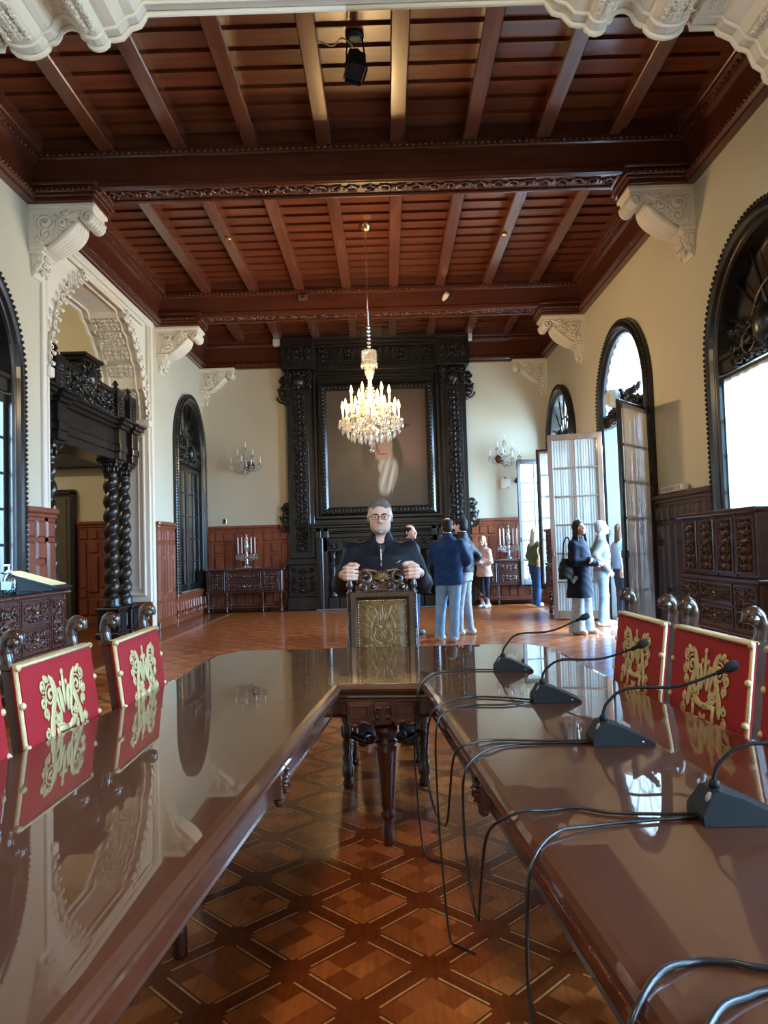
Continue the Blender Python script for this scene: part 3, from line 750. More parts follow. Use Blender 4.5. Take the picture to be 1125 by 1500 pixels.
# ------------------------------------------------------------------ chimneypiece and overmantel on the far wall
cx = -.14; fp = thing('carved_chimneypiece', 'huge black carved wooden chimneypiece and overmantel filling the middle of the far wall', 'fireplace', (cx, D, 0))
def fb(name, m=K, parent=None): return mb.build(name, m, parent or fp)
yf = -.22
mb = MB(); mb.box(-2.06, 2.06, -.12, -.01, .0, 6.2); fb('back_board')
for sg in (-1, 1):
    mb = MB(); x = sg*1.76
    mb.box(x-.29, x+.29, yf, -.1, 1.16, 5.46, .012); mb.box(x-.20, x+.20, yf-.03, -.1, 1.30, 5.0, .012)
    mb.box(x-.36, x+.36, yf-.10, -.05, 0, .30, .015); mb.box(x-.33, x+.33, yf-.06, -.05, .30, 1.02, .012); mb.box(x-.36, x+.36, yf-.10, -.05, 1.02, 1.16, .015)
    p = fb('pilaster')
    mb = MB(); mb.mb(carve(.36, 3.6, 31, th=.026, depth=1.9, dens=1.0), T(x, yf-.03, 3.12)); fb('carved_drop', K, p); mb = MB(); mb.mb(carve(.52, .58, 9, th=.024, depth=1.8), T(x, yf-.06, .66)); fb('carved_base_panel', K, p)
    mb = MB(); mb.mb(carve(.62, .46, 17, th=.03, depth=2.2), T(x, yf-.06, 5.22)); mb.ell((x, yf-.08, 5.2), (.14, .1, .17), 10)
    for s2 in (-1, 1):
        q, rad = spiral(x+s2*.22, 5.38, .11, 1.4, PI/2, s2, .03, 16, yf-.05); mb.tube(q, rad, 6)
    fb('capital', K, p)
    for z, r_, nm in ((5.05, .17, 1), (2.12, .2, 2)):
        mb = MB()
        for k in range(3):
            q, rad = spiral(sg*(2.05+.07), z+.22-.2*k, r_*(.55+.16*k), 1.3, 0 if sg > 0 else PI, -sg, .05, 14, -.10); mb.tube(q, rad, 6)
            mb.ell((sg*(2.06+.05*k), -.1, z-.28+.1*k), (.09, .06, .10), 8)
        fb('side_scroll')
mb = MB()
for e, z0, z1 in ((0, 5.46, 5.56), (.04, 5.56, 5.60), (-.03, 5.60, 5.96), (.05, 5.96, 6.02), (.10, 6.02, 6.10), (.14, 6.10, 6.2)): mb.box(-2.06-max(0, e)*.3, 2.06+max(0, e)*.3, yf-.02-e, -.05, z0, z1, .012)
for sg in (-1, 1): mb.box(sg*1.76-.38, sg*1.76+.38, yf-.14, -.05, 5.46, 6.2, .015)
mb.box(-.30, .20, yf-.2, -.05, 6.12, 6.36, .012); e1 = fb('entablature')
mb = MB()
for k in range(-2, 3): mb.mb(carve(.58, .32, 40+abs(k), th=.022, depth=1.8), T(k*.6, yf+.0, 5.78))
mb.box(-1.5, 1.5, yf-.004, yf+.02, 5.62, 5.94)
fb('carved_frieze', K, e1)
for sg in (-1, 1): mb = MB(); mb.mb(carve(.6, .30, 50, th=.024, depth=1.8), T(sg*1.76, yf-.14, 5.80)); fb('carved_mask', K, e1)
mb = MB(); frame_rect(mb, -1.45, 1.45, 2.02, 5.42, .10, -.12, .10); frame_rect(mb, -1.34, 1.34, 2.10, 5.30, .05, -.12, .05); fb('panel_moulding')
mb = MB()
for e, z0, z1 in ((0, 1.60, 1.70), (.04, 1.70, 1.74), (.10, 1.74, 1.82), (.16, 1.82, 1.88), (.20, 1.88, 1.93)): mb.box(-1.36-e, 1.36+e, -.52-e, -.05, z0, z1, .012)
for x in (-1.36, -1.2, 1.2, 1.36): mb.box(x-.06, x+.06, -.62, -.5, 1.60, 1.82, .01)
ms = fb('mantel_shelf')
mb = MB(); mb.box(-1.3, 1.3, -.46, -.05, 1.30, 1.60, .01)
for k in range(7): mb.mb(carve(.26, .2, 4, th=.014, depth=1.6), T(-1.05+k*.35, -.46, 1.45))
fb('frieze_board')
for sg in (-1, 1):
    mb = MB(); mb.box(sg*1.30-.13, sg*1.30+.13, -.46, -.05, 0, 1.62, .012); mb.box(sg*1.32-.05, sg*1.32+.05, -.56, -.4, .0, 1.62, .015); fb('jamb')
    for x in (1.06, .82):
        mb = MB(); Mx = T(sg*x, -.42, 0); mb.box(-.11, .11, -.11, .11, 0, .28, .012, Mx)
        mb.lathe([(.09, .28), (.10, .32), (.06, .36), (.07, .42), (.09, .52), (.075, .62), (.055, .70), (.07, .74), (.05, .78), (.06, .95), (.055, 1.12), (.08, 1.16), (.06, 1.2), (.09, 1.30)], 14, Mx)
        for k in range(10): mb.ell((.065*math.cos(k*2.4), .065*math.sin(k*2.4), .8+k*.035), (.025, .025, .03), 6, Mx)
        fb('colonnette')
mb = MB(); mb.box(-.72, .72, -.16, -.1, 0, 1.3); fb('firebox', M['dark'])
mb = MB(); mb.box(-1.45, 1.45, -.66, -.02, 0, .035, .01); fb('hearth', mat('hearth_slate', (.12, .11, .10), .5))

# portrait
def painting_mat():
    m = bpy.data.materials.new('portrait_paint'); m.use_nodes = True; nt = m.node_tree; N = nt.nodes; L = nt.links; b = N['Principled BSDF']
    tc = N.new('ShaderNodeTexCoord')
    cur = None
    def ramp_mask(cx, cz, rx, rz, rot, soft):
        mp = N.new('ShaderNodeMapping'); mp.vector_type = 'TEXTURE'; mp.inputs['Location'].default_value = (cx, 0, cz); mp.inputs['Rotation'].default_value = (0, rot, 0); mp.inputs['Scale'].default_value = (rx, 1e3, rz)
        L.new(tc.outputs['Object'], mp.inputs[0])
        ln = N.new('ShaderNodeVectorMath'); ln.operation = 'LENGTH'; L.new(mp.outputs[0], ln.inputs[0])
        mr = N.new('ShaderNodeMapRange'); mr.interpolation_type = 'SMOOTHSTEP'; mr.inputs[1].default_value = 1+soft; mr.inputs[2].default_value = 1-soft
        L.new(ln.outputs['Value'], mr.inputs[0]); return mr.outputs[0]
    nz = N.new('ShaderNodeTexNoise'); nz.inputs['Scale'].default_value = 2.2; nz.inputs['Detail'].default_value = 6; L.new(tc.outputs['Object'], nz.inputs['Vector'])
    cr = N.new('ShaderNodeValToRGB'); cr.color_ramp.elements[0].color = (.045, .032, .022, 1); cr.color_ramp.elements[1].color = (.10, .073, .05, 1); L.new(nz.outputs['Fac'], cr.inputs[0]); cur = cr.outputs[0]
    for cx, cz, rx, rz, rot, soft, col in (
        (.66, .25, .62, .85, 0, .7, (.135, .075, .055)), (.60, .0, .34, .5, .2, .6, (.15, .075, .055)),
        (.0, -1.15, 1.15, .80, 0, .35, (.045, .035, .026)), (.05, -.75, .75, .55, 0, .4, (.040, .031, .024)),
        (.30, -.10, .26, .55, -.25, .15, (.018, .012, .010)), (-.18, .02, .16, .5, .1, .3, (.02, .014, .011)),
        (.13, .08, .22, .38, -.05, .12, (.36, .20, .13)), (.16, -.16, .19, .18, 0, .25, (.38, .21, .14)),
        (.02, .02, .05, .16, 0, .6, (.15, .06, .04)), (.05, .02, .03, .07, 0, .5, (.36, .19, .13)), (.12, -.14, .095, .018, 0, .5, (.20, .07, .05)), (.12, -.19, .07, .02, 0, .5, (.42, .24, .17)),
        (-.02, .16, .035, .014, 0, .4, (.02, .01, .01)), (.16, .16, .035, .014, 0, .4, (.02, .01, .01)),
        (.24, -.66, .19, .42, .28, .2, (.36, .32, .25)), (.12, -.42, .10, .16, .2, .3, (.40, .36, .29)), (.17, -.60, .028, .36, .28, .5, (.56, .52, .44)), (.25, -.66, .022, .36, .26, .5, (.20, .175, .14)), (.31, -.70, .028, .34, .22, .5, (.54, .50, .42)), (.37, -.78, .018, .26, .2, .5, (.22, .19, .15)), (.10, -.56, .018, .26, .3, .5, (.22, .19, .15)),
        (.02, .42, .74, .085, -.13, .12, (.014, .011, .010)), (.0, .55, .34, .26, 0, .12, (.016, .012, .011))):
        x = N.new('ShaderNodeMix'); x.data_type = 'RGBA'; L.new(ramp_mask(cx, cz, rx, rz, rot, soft), x.inputs[0]); L.new(cur, x.inputs[6]); x.inputs[7].default_value = (*col, 1); cur = x.outputs[2]
    L.new(cur, b.inputs['Base Color']); b.inputs['Roughness'].default_value = .38
    return m
pt = thing('framed_portrait', 'dark oil portrait of a hatted figure with white cravat in a black rope-carved frame', 'painting', (-.15, D-.20, 3.62))
mb = MB(); mb.box(-1.14, 1.14, -.02, .05, -1.34, 1.34); mb.build('canvas', painting_mat(), pt)
mb = MB(); frame_rect(mb, -1.30, 1.30, -1.50, 1.50, .17, 0, .07)
q = [(-1.215, -.075, -1.415), (1.215, -.075, -1.415), (1.215, -.075, 1.415), (-1.215, -.075, 1.415), (-1.215, -.075, -1.415)]
for (a, b_) in zip(q[:-1], q[1:]):
    A, B_ = Vector(a), Vector(b_); n = int((B_-A).length/.085); d = (B_-A)/n; ang = math.atan2(d.z, d.x)
    for i in range(n): mb.ell((0, 0, 0), (.055, .04, .028), 6, T(*(A+d*(i+.5))) @ RY(-ang) @ RY(.7))
mb.build('rope_frame', K, pt)
# ------------------------------------------------------------------ furniture with carved fronts
def spiral_leg(h, r, m, parent, x, y, name='leg'):
    mb = MB(); Mx = T(x, y, 0)
    mb.lathe([(.0, 0), (r*1.1, .01), (r*1.2, .04), (r*.7, .07), (r, .09)], 10, Mx); mb.box(-r, r, -r, r, .09, .15, .004, Mx)
    twist(mb, .15, h-.05, r*.72, r*.4, .085, n=8, Mx=Mx); mb.box(-r, r, -r, r, h-.05, h, .004, Mx)
    return mb.build(name, m, parent)
def carved_panel(name, x0, x1, z0, z1, y, m, parent, seed, th=None, knob=False, depth=1.5):
    mb = MB(); mb.box(x0, x1, y-.012, y+.01, z0, z1, .006); frame_rect(mb, x0, x1, z0, z1, .03, y-.012, .014)
    o = mb.build(name, m, parent)
    mb = MB(); mb.mb(carve(x1-x0-.07, z1-z0-.07, seed, th=th, depth=depth), T((x0+x1)/2, y-.012, (z0+z1)/2)); mb.build('carving', m, o)
    if knob: mb = MB(); mb.ell(((x0+x1)/2, y-.03, (z0+z1)/2), .018, 8); mb.build('knob', M['brass'], o)
    return o
def sideboard(label, loc, rz, w, d, h, zc, m, secs, name='carved_sideboard', legx=None, cat='sideboard', shelf=True, th=.015, back=True):
    t = thing(name, label, cat, loc, rz)
    mb = MB(); mb.box(-w/2, w/2, -d, 0, zc, h-.045, .008)
    for x in legx: mb.box(x-.022, x+.022, -d-.014, -d+.02, zc, h-.05, .008)
    beads_ = [(x, -d-.018, z) for x in legx for z in (0,)]
    for x in legx: beads(mb, [(x, -d-.016, zc+.02), (x, -d-.016, h-.06)], .011, .024, None, (1, 1, 1), 5)
    mb.box(-w/2-.01, w/2+.01, -d-.016, 0, zc-.03, zc, .006)
    mb.build('carcass', m, t)
    mb = MB(); mb.box(-w/2-.05, w/2+.05, -d-.05, 0, h-.045, h, .01); beads(mb, [(-w/2-.05, -d-.05, h-.022), (w/2+.05, -d-.05, h-.022)], .013, .03, None, (1, 1, 1), 5); mb.build('top', m, t)
    for i, (a, b) in enumerate(zip(legx[:-1], legx[1:])):
        if secs[i] == 'door': carved_panel('door', a+.03, b-.03, zc+.02, h-.07, -d, m, t, 60+i, th)
        else:
            zm = (zc+h-.05)/2
            for k, (z0, z1) in enumerate(((zc+.02, zm-.01), (zm+.01, h-.07))): carved_panel('drawer', a+.03, b-.03, z0, z1, -d, m, t, 70+k, th, True)
    for x in legx:
        spiral_leg(zc-.02, .024, m, t, x, -d+.01)
        if back: spiral_leg(zc-.02, .024, m, t, x, -.05)
    if shelf:
        mb = MB(); mb.box(legx[0]-.03, legx[-1]+.03, -d-.01, -.02, .10, .135, .008); mb.build('stretcher', m, t)
    return t
RW = M['redwood']
sideboard('dark carved sideboard on spiral legs against the far wall, left of the chimneypiece', (-3.17, D-.09, 0), 0, 1.70, .46, .98, .47, M['cabinet'], ['door', 'drawer', 'door'], legx=[-.81, -.40, .40, .81])
sideboard('dark carved sideboard on spiral legs against the far wall, right of the chimneypiece', (2.65, D-.09, 0), 0, 1.26, .36, 1.0, .47, M['cabinet'], ['door', 'drawer'], legx=[-.59, -.19, .59])
sl = sideboard('large carved red-brown sideboard with glass-covered top under the left arched window', (-4.06, 6.72, 0), PI/2, 2.60, .58, 1.0, .40, RW, ['door', 'drawer', 'door', 'drawer', 'door'], legx=[-1.27, -.70, -.27, .30, .92, 1.27], th=.017)
mb = MB(); mb.box(-1.33, 1.33, -.62, -.01, 1.0, 1.008); mb.build('glass_top', glassy('green_glass', (.55, .68, .64), .06), sl)

def vargueno(label, loc, rz, w):
    t = thing('carved_cabinet', label, 'cabinet', loc, rz); m = M['cabinet']; d = .50
    mb = MB(); mb.box(-w/2, w/2, -d, 0, .46, .93, .01); mb.box(-w/2-.02, w/2+.02, -d-.025, 0, .92, .965, .01); mb.box(-w/2-.02, w/2+.02, -d-.02, 0, .43, .47, .01); mb.build('lower_case', m, t)
    mb = MB(); mb.box(-w/2+.02, w/2-.02, -d+.02, 0, .965, 1.57, .01); mb.box(-w/2-.03, w/2+.03, -d-.03, 0, 1.56, 1.61, .012)
    q = (w-.08)/4
    for i in range(5): x = -w/2+.04+i*q; mb.box(x-.02, x+.02, -d+.003, -d+.03, .97, 1.56, .008)
    mb.build('upper_case', m, t)
    for i in range(4): x = -w/2+.04+i*q; carved_panel('door', x+.025, x+q-.025, 1.0, 1.53, -d+.02, m, t, 81, .016)
    c = w*.27
    carved_panel('door', -w/2+.03, -w/2+c, .49, .91, -d, m, t, 85, .016); carved_panel('door', w/2-c, w/2-.03, .49, .91, -d, m, t, 85, .016)
    for z0, z1 in ((.49, .69), (.71, .91)): carved_panel('drawer', -w/2+c+.03, w/2-c-.03, z0, z1, -d, m, t, 87, .014, True)
    for x in (-w/2+.05, w/2-.05):
        for y in (-d+.04, -.06): spiral_leg(.44, .034, m, t, x, y)
    mb = MB(); mb.box(-w/2+.03, w/2-.03, -d+.02, -.04, .10, .14, .01); mb.build('stretcher', m, t)
    return t
vargueno('tall two-tier carved dark cabinet beneath the bright curtained window on the right', (3.72, 7.32, 0), -PI/2, 1.70)
vargueno('tall dark cabinet on turned legs half hidden behind the open curtained door leaf', (3.56, 13.87, 0), -PI/2, .94)

# ------------------------------------------------------------------ candelabra and sconces
def drop(mb, x, y, z, l, r=.011): mb.lathe([(0, 0), (r*.5, -l*.2), (r, -l*.65), (0, -l)], 6, T(x, y, z), False)
def candelabrum(label, loc, group='crystal candelabra on the sideboards'):
    t = thing('crystal_candelabrum', label, 'candelabrum', loc, 0, group)
    mb = MB(); mb.box(-.25, .25, -.16, .16, 0, .012, .004); mb.build('tray', M['silver'], t)
    mb = MB(); mb.lathe([(.10, .012), (.11, .03), (.05, .06), (.03, .12), (.045, .18), (.03, .24), (.05, .28), (.02, .34), (.045, .42), (.06, .50), (.035, .58), (.05, .64), (.015, .70), (.03, .74), (0, .78)], 12); mb.build('stem', M['crystal'], t)
    for x in (-.19, -.105, .105, .19):
        mb = MB(); mb.tube(bez([(0, 0, .22), (x*.5, 0, .17), (x*.95, 0, .22), (x, 0, .27)], 5), .011, 6); mb.lathe([(.012, .27), (.055, .29), (.058, .30), (.02, .31), (.022, .34)], 10, T(x, 0, 0))
        for k in range(7): a = k*.9; drop(mb, x+.05*math.cos(a), .05*math.sin(a), .29, .11)
        a_ = mb.build('arm', M['crystal'], t)
        mb = MB(); mb.lathe([(.017, .33), (.014, .68), (.004, .70)], 8, T(x, 0, 0)); mb.build('candle', M['wax'], a_)
    return t
candelabrum('crystal candelabrum with four white candles on the left-hand far sideboard', (-3.15, D-.32, .98))
candelabrum('crystal candelabrum with four white candles on the right-hand far sideboard', (2.75, D-.28, 1.0))
def sconce(label, loc, flip):
    t = thing('crystal_wall_sconce', label, 'wall lamp', loc, 0, 'crystal sconces on the far wall')
    mb = MB(); mb.lathe([(0, -.0), (.10, 0), (.12, .015), (.09, .035), (.04, .05), (0, .05)], 16, T(flip*.06, 0, 0) @ RX(PI/2)); mb.build('back_plate', mat('sconce_plate', (.10, .045, .02), .35, metal=.6), t)
    mb = MB(); mb.lathe([(0, -.22), (.03, -.19), (.05, -.13), (.02, -.08), (.035, 0), (.02, .12), (.03, .2), (.015, .3), (.02, .36)], 10, T(0, -.16, 0))
    mb.tube([(0, 0, 0), (0, -.16, -.02)], .012, 6)
    for k in range(8): drop(mb, .06*math.cos(k*.8), -.16+.06*math.sin(k*.8), -.10, .1)
    mb.build('stem', M['crystal'], t)
    for x, y, z in ((-.33, -.2, 0), (-.17, -.24, .18), (.0, -.2, .36), (.17, -.24, .18), (.33, -.2, 0), (-.06, -.36, .02), (.15, -.33, -.06)):
        mb = MB(); mb.tube(bez([(0, -.16, min(z, .1)-.05), (x*.5, -.16+(y+.16)*.5, z-.13), (x*.95, y, z-.07), (x, y, z)], 6), .009, 6)
        mb.lathe([(.01, 0), (.05, .015), (.055, .03), (.015, .03), (.016, .07)], 10, T(x, y, z))
        for k in range(6): drop(mb, x+.047*math.cos(k*1.05), y+.047*math.sin(k*1.05), z+.015, .10, .009)
        a_ = mb.build('arm', M['crystal'], t)
        mb = MB(); mb.lathe([(.013, .06), (.012, .16), (.008, .19), (0, .21)], 8, T(x, y, z)); mb.build('candle', M['wax'], a_)
    return t
sconce('unlit crystal wall sconce on the cream wall, left of the black overmantel', (-3.15, D-.01, 3.30), 1)
sconce('unlit crystal wall sconce on the cream wall, right of the black overmantel', (2.75, D-.01, 3.30), -1)

# ------------------------------------------------------------------ chandelier
CH = (-.18, 11.3)
ch = thing('crystal_chandelier', 'lit two-tier crystal chandelier hanging from the coffered ceiling', 'chandelier', (CH[0], CH[1], 0))
mb = MB(); mb.lathe([(.0, 6.36), (.11, 6.36), (.10, 6.32), (.06, 6.27), (.02, 6.24)], 16); mb.build('canopy', M['brass'], ch)
mb = MB(); mb.tube([(0, 0, 6.26), (0, 0, 4.36)], .012, 6)
z = 4.36
while z < 4.75: mb.lathe([(.028, z), (.034, z+.02), (.028, z+.04)], 8); z += .06
mb.build('hanging_rod', M['silver'], ch)
mb = MB(); mb.lathe([(.10, 4.38), (.12, 4.36), (.12, 4.22), (.10, 4.20), (.105, 4.14), (.06, 4.12), (.08, 4.05), (.05, 3.96), (.03, 3.92), (.03, 3.84)], 14, None, False)
for k in range(14): drop(mb, .12*math.cos(k*.449), .12*math.sin(k*.449), 4.2, .10, .014)
mb.build('crystal_vase', M['crystal'], ch)
mb = MB(); mb.lathe([(.02, 3.9), (.03, 3.78), (.06, 3.7), (.035, 3.6), (.07, 3.5), (.11, 3.4), (.05, 3.28), (.09, 3.2), (.14, 3.14), (.10, 3.06), (.04, 2.98), (.05, 2.92), (0, 2.86)], 14, None, False); mb.build('stem', M['crystal'], ch)
def garland(mb, a, b, sag, n=10, r=.011):
    A, B = Vector(a), Vector(b)
    for i in range(n+1): t = i/n; p = A+(B-A)*t; mb.ell((p.x, p.y, p.z-sag*4*t*(1-t)), r, 5)
def ch_arm(rad, zc, zr):
    mb = MB(); mb.tube(bez([(.05, 0, zr), (rad*.4, 0, zr+.10), (rad*.75, 0, zr-.06), (rad*.97, 0, zc-.08), (rad, 0, zc)], 6), .012, 7)
    mb.lathe([(.012, zc-.01), (.05, zc+.0), (.062, zc+.025), (.058, zc+.028), (.02, zc+.012), (.02, zc+.04)], 12, T(rad, 0, 0), False)
    for k in range(9): a = k*.698; drop(mb, rad+.058*math.cos(a), .058*math.sin(a), zc+.012, .13, .015)
    drop(mb, rad, 0, zc-.06, .16, .02)
    return mb
def bulb_mb(rad, zc):
    mb = MB(); mb.lathe([(.013, zc+.19), (.022, zc+.205), (.026, zc+.23), (.018, zc+.27), (.006, zc+.31), (0, zc+.325)], 8, T(rad, 0, 0)); return mb
for n, rad, zc, zr, grp in ((12, .43, 3.28, 3.22, 0), (6, .29, 3.52, 3.50, 1)):
    A = ch_arm(rad, zc, zr).build('arm', M['crystal'], ch)
    mb = MB(); mb.lathe([(.014, zc+.03), (.014, zc+.20)], 8, T(rad, 0, 0)); s1 = mb.build('candle_sleeve', M['wax'], A)
    b1_ = bulb_mb(rad, zc).build('bulb', M['bulb'], A)
    for i in range(1, n):
        a = A.copy(); COL.objects.link(a); a.parent = ch; a.rotation_euler = (0, 0, 2*PI*i/n+.13*grp)
        for o in (s1, b1_): c = o.copy(); COL.objects.link(c); c.parent = a
mb = MB()
for i in range(12):
    a, b = 2*PI*i/12, 2*PI*(i+1)/12
    garland(mb, (.43*math.cos(a), .43*math.sin(a), 3.26), (.43*math.cos(b), .43*math.sin(b), 3.26), .10); garland(mb, (.30*math.cos(a), .30*math.sin(a), 3.13), (.30*math.cos(b), .30*math.sin(b), 3.13), .05, 7)
    garland(mb, (.03*math.cos(a), .03*math.sin(a), 3.84), (.29*math.cos(a), .29*math.sin(a), 3.52), .06, 12, .010); garland(mb, (.29*math.cos(a), .29*math.sin(a), 3.5), (.40*math.cos(a), .40*math.sin(a), 3.26), .05, 10, .010)
    drop(mb, .30*math.cos(a), .30*math.sin(a), 3.12, .16, .02); drop(mb, .18*math.cos(a), .18*math.sin(a), 3.08, .14, .02); drop(mb, .36*math.cos(a+.26), .36*math.sin(a+.26), 3.16, .15, .018)
mb.ell((0, 0, 2.83), .035, 8); st_ = mb.build('crystal_garlands', M['crystal'], ch); st_['kind'] = 'stuff'
for i in range(5):
    l = bpy.data.lights.new('chandelier_glow', 'POINT'); l.energy = 62; l.color = (1, .64, .27); l.shadow_soft_size = .06
    o = bpy.data.objects.new('chandelier_glow', l); COL.objects.link(o); o.parent = ch; a = 2*PI*i/5; o.location = (.36*math.cos(a), .36*math.sin(a), 3.66)

# ------------------------------------------------------------------ small fittings
def simple(name, label, cat, m, fn, group=None):
    mb = MB(); fn(mb); return tag(mb.build(name, m), label, cat, group)
for x, lb in ((-2.37, 'small white loudspeaker on the wooden cornice left of the overmantel'), (2.01, 'small white loudspeaker on the wooden cornice right of the overmantel')):
    t = thing('wall_speaker', lb, 'speaker', (x, D-.19, 6.11), 0, 'white speakers on the cornice')
    mb = MB(); mb.box(-.085, .085, -.13, .02, -.085, .085, .012); mb.build('housing', M['white'], t)
    mb = MB(); mb.box(-.065, .065, -.136, -.128, -.065, .065, .004); mb.build('grille', mat('grille_grey', (.6, .6, .58), .6), t)
t = thing('power_outlet', 'small dark power outlet on the cream wall above the left wainscot', 'outlet', (-3.70, D, 2.06))
mb = MB(); mb.box(-.04, .04, -.012, 0, -.06, .06, .004); mb.build('plate', M['brass'], t); mb = MB(); mb.box(-.022, .022, -.016, -.01, -.04, .04, .003); mb.build('socket', M['black'], t)
t = thing('wall_panel_box', 'white square control box on the wall below the right sconce', 'control box', (2.77, D, 2.73))
mb = MB(); mb.box(-.115, .115, -.07, 0, -.115, .115, .015); mb.build('housing', M['white'], t); mb = MB(); mb.ell((0, -.04, .13), (.02, .02, .02), 8); mb.box(-.008, .008, -.045, -.03, .11, .16); mb.build('antenna', M['black'], t)
mb = MB(); mb.box(.03, .09, -.073, -.069, -.09, -.075); mb.build('nameplate', M['black'], t)
t = thing('security_camera', 'small black camera on the far wall beside the open window leaf', 'camera', (3.03, D, 2.80))
mb = MB(); mb.tube([(0, 0, .02), (0, -.06, .02)], .015, 8); mb.lathe([(.03, -.07), (.045, -.04), (.045, .06), (.03, .07)], 12, T(0, -.10, 0) @ RY(.6) @ RX(.4)); mb.build('body', M['black'], t)
t = thing('wifi_router', 'white slotted router lying on the right-hand wainscot ledge', 'router', (XR-.05, 9.58, 1.95), -PI/2)
mb = MB(); mb.box(-.36, .36, -.06, .03, 0, .085, .015)
mb.build('housing', M['white'], t); mb = MB()
for k in range(12): mb.box(-.31+k*.052, -.28+k*.052, -.062, -.058, .02, .065)
mb.build('vent_slots', mat('slot_grey', (.35, .35, .33), .6), t)
t = thing('spotlight', 'black theatre spotlight on a bracket under the nearest ceiling bay', 'spotlight', (-.16, 7.0, 6.335))
mb = MB(); mb.lathe([(0, 0), (.09, 0), (.09, -.03), (.05, -.045)], 16); mb.build('mounting_disc', M['black'], t)
mb = MB(); mb.tube([(.07, 0, -.03), (.09, 0, -.2), (.09, 0, -.30)], .009, 6); mb.tube([(-.07, 0, -.03), (-.085, 0, -.2), (-.085, 0, -.30)], .009, 6); mb.build('yoke', M['black'], t)
mb = MB(); Mx = T(0, .0, -.30) @ RX(-.45) @ RZ(.35); mb.box(-.085, .085, -.085, .085, -.12, .10, .012, Mx); mb.lathe([(.05, .09), (.06, .17), (.03, .2)], 10, Mx); mb.build('lamp_housing', M['black'], t)
for a in range(4):
    mb = MB(); A = a*PI/2; mb.box(-.08, .08, -.004, .004, -.17, -.10, .002, Mx @ RZ(A) @ T(0, .088, 0) @ RX(.05)); mb.build('barn_door', M['black'], t)
mb = MB(); mb.tube(bez([(-.02, 0, -.12), (-.12, -.02, -.05), (-.22, .03, -.09), (-.34, 0, -.06), (-.42, .05, -.03)], 6), .006, 5); mb.build('power_cord', M['goldtrim'], t)
for x, y, s_ in ((-2.29, 11.2, 'left'), (1.98, 11.35, 'right')):
    simple('ceiling_sensor', 'tiny round brass sensor under a ceiling joist, %s of the chandelier' % s_, 'sensor', M['brass'], lambda mb: mb.lathe([(0, 6.17), (.05, 6.168), (.045, 6.14), (.02, 6.12), (0, 6.118)], 12, T(x, y, 0)))
t = thing('beam_detector', 'small dark box fixed on the second ceiling beam, left of the chandelier rod', 'detector', (-1.41, 13.60, 6.02)); mb = MB(); mb.box(-.09, .09, -.07, .02, -.05, .05, .01); mb.build('housing', mat('brown_plastic', (.10, .05, .03), .5), t)
mb = MB(); mb.ell((0, -.075, 0), (.03, .015, .03), 8); mb.build('lens', M['black'], t)
t = thing('beam_spotlight', 'small pale spotlight clipped to the second ceiling beam, right of the chandelier rod', 'spotlight', (1.22, 13.60, 5.93)); mb = MB(); mb.lathe([(.03, -.08), (.05, .0), (.045, .09)], 12, T(0, -.09, 0) @ RX(.9) @ RY(.5)); mb.build('lamp_housing', M['white'], t)
mb = MB(); mb.tube([(0, 0, .04), (0, -.08, .02)], .012, 6); mb.build('bracket', M['black'], t)
simple('floor_box', 'small pale floor socket by the foot of the chimneypiece', 'outlet', M['stone'], lambda mb: mb.box(-2.30, -2.19, D-.13, D-.08, .10, .17, .01))

# bottle and lectern on the near-left sideboard
t = thing('pump_bottle', 'clear pump bottle of hand gel standing on the glass top of the left sideboard', 'bottle', (-3.68, 7.25, 1.008))
mb = MB(); mb.lathe([(0, 0), (.062, .0), (.066, .02), (.066, .14), (.05, .175), (.022, .19), (.02, .2)], 18); mb.build('bottle_body', M['bottle'], t)
mb = MB(); mb.lathe([(0, .006), (.06, .006), (.06, .09), (0, .09)], 18); mb.build('gel', glassy('gel', (.80, .90, .92), .02), t)
mb = MB(); mb.box(-.045, .045, -.069, -.064, .04, .12); mb.build('paper_label', mat('label_paper', (.75, .85, .85), .5), t, label='pale rectangular label') if False else mb.build('paper_label', mat('label_paper', (.36, .45, .48), .5), t)
mb = MB(); mb.lathe([(.024, .2), (.024, .225), (.008, .23), (.008, .27)], 12); mb.box(-.05, .012, -.012, .012, .265, .285, .005); mb.build('pump_head', M['white'], t)
t = thing('book_rest', 'black sloping book rest with a tan board at the far end of the left sideboard', 'book rest', (-3.70, 7.86, 1.008), PI/2)
mb = MB(); mb.prism([(-.24, 0), (.24, 0), (.24, .17), (-.24, .03)], 'x', -.15, .15, None); mb.build('wedge_body', M['black'], t)
mb = MB(); Mx = T(0, 0, .102) @ RX(.29); mb.box(-.19, .20, -.31, .30, 0, .015, .004, Mx); mb.build('ledge', M['black'], t)
mb = MB(); mb.box(-.17, .16, -.25, .27, .016, .03, .004, Mx); mb.build('tan_board', M['paper'], t)
# ------------------------------------------------------------------ the U-shaped table
tb = thing('conference_table', 'long glossy brown U-shaped conference table filling the foreground', 'table', (0, 2.5, 0))
OUT = [(-.92, 4.62), (-1.045, 4.40), (-1.065, 3.50), (-1.10, 3.00), (-1.18, 2.36), (-1.30, 1.40), (-1.42, -.5), (-.575, -.5), (-.433, .988), (-.219, 3.336), (.134, 3.296), (.311, .955), (.425, -.5), (1.36, -.5), (1.21, 1.5), (1.07, 2.36), (1.03, 2.80), (.985, 3.36), (.955, 4.10), (.93, 4.36), (.83, 4.56)]
OUT = [(x, y-2.5) for x, y in OUT]
FL = RX(-PI/2)
mb = MB(); prof = [(.034, .740), (.016, .738), (.004, .730), (0, .720), (.003, .709), (.012, .702), (.022, .699), (.026, .694), (.020, .688), (.018, .680), (.026, .672), (.034, .670), (.034, .66), (.05, .66), (.05, .735)]
P = list(OUT)
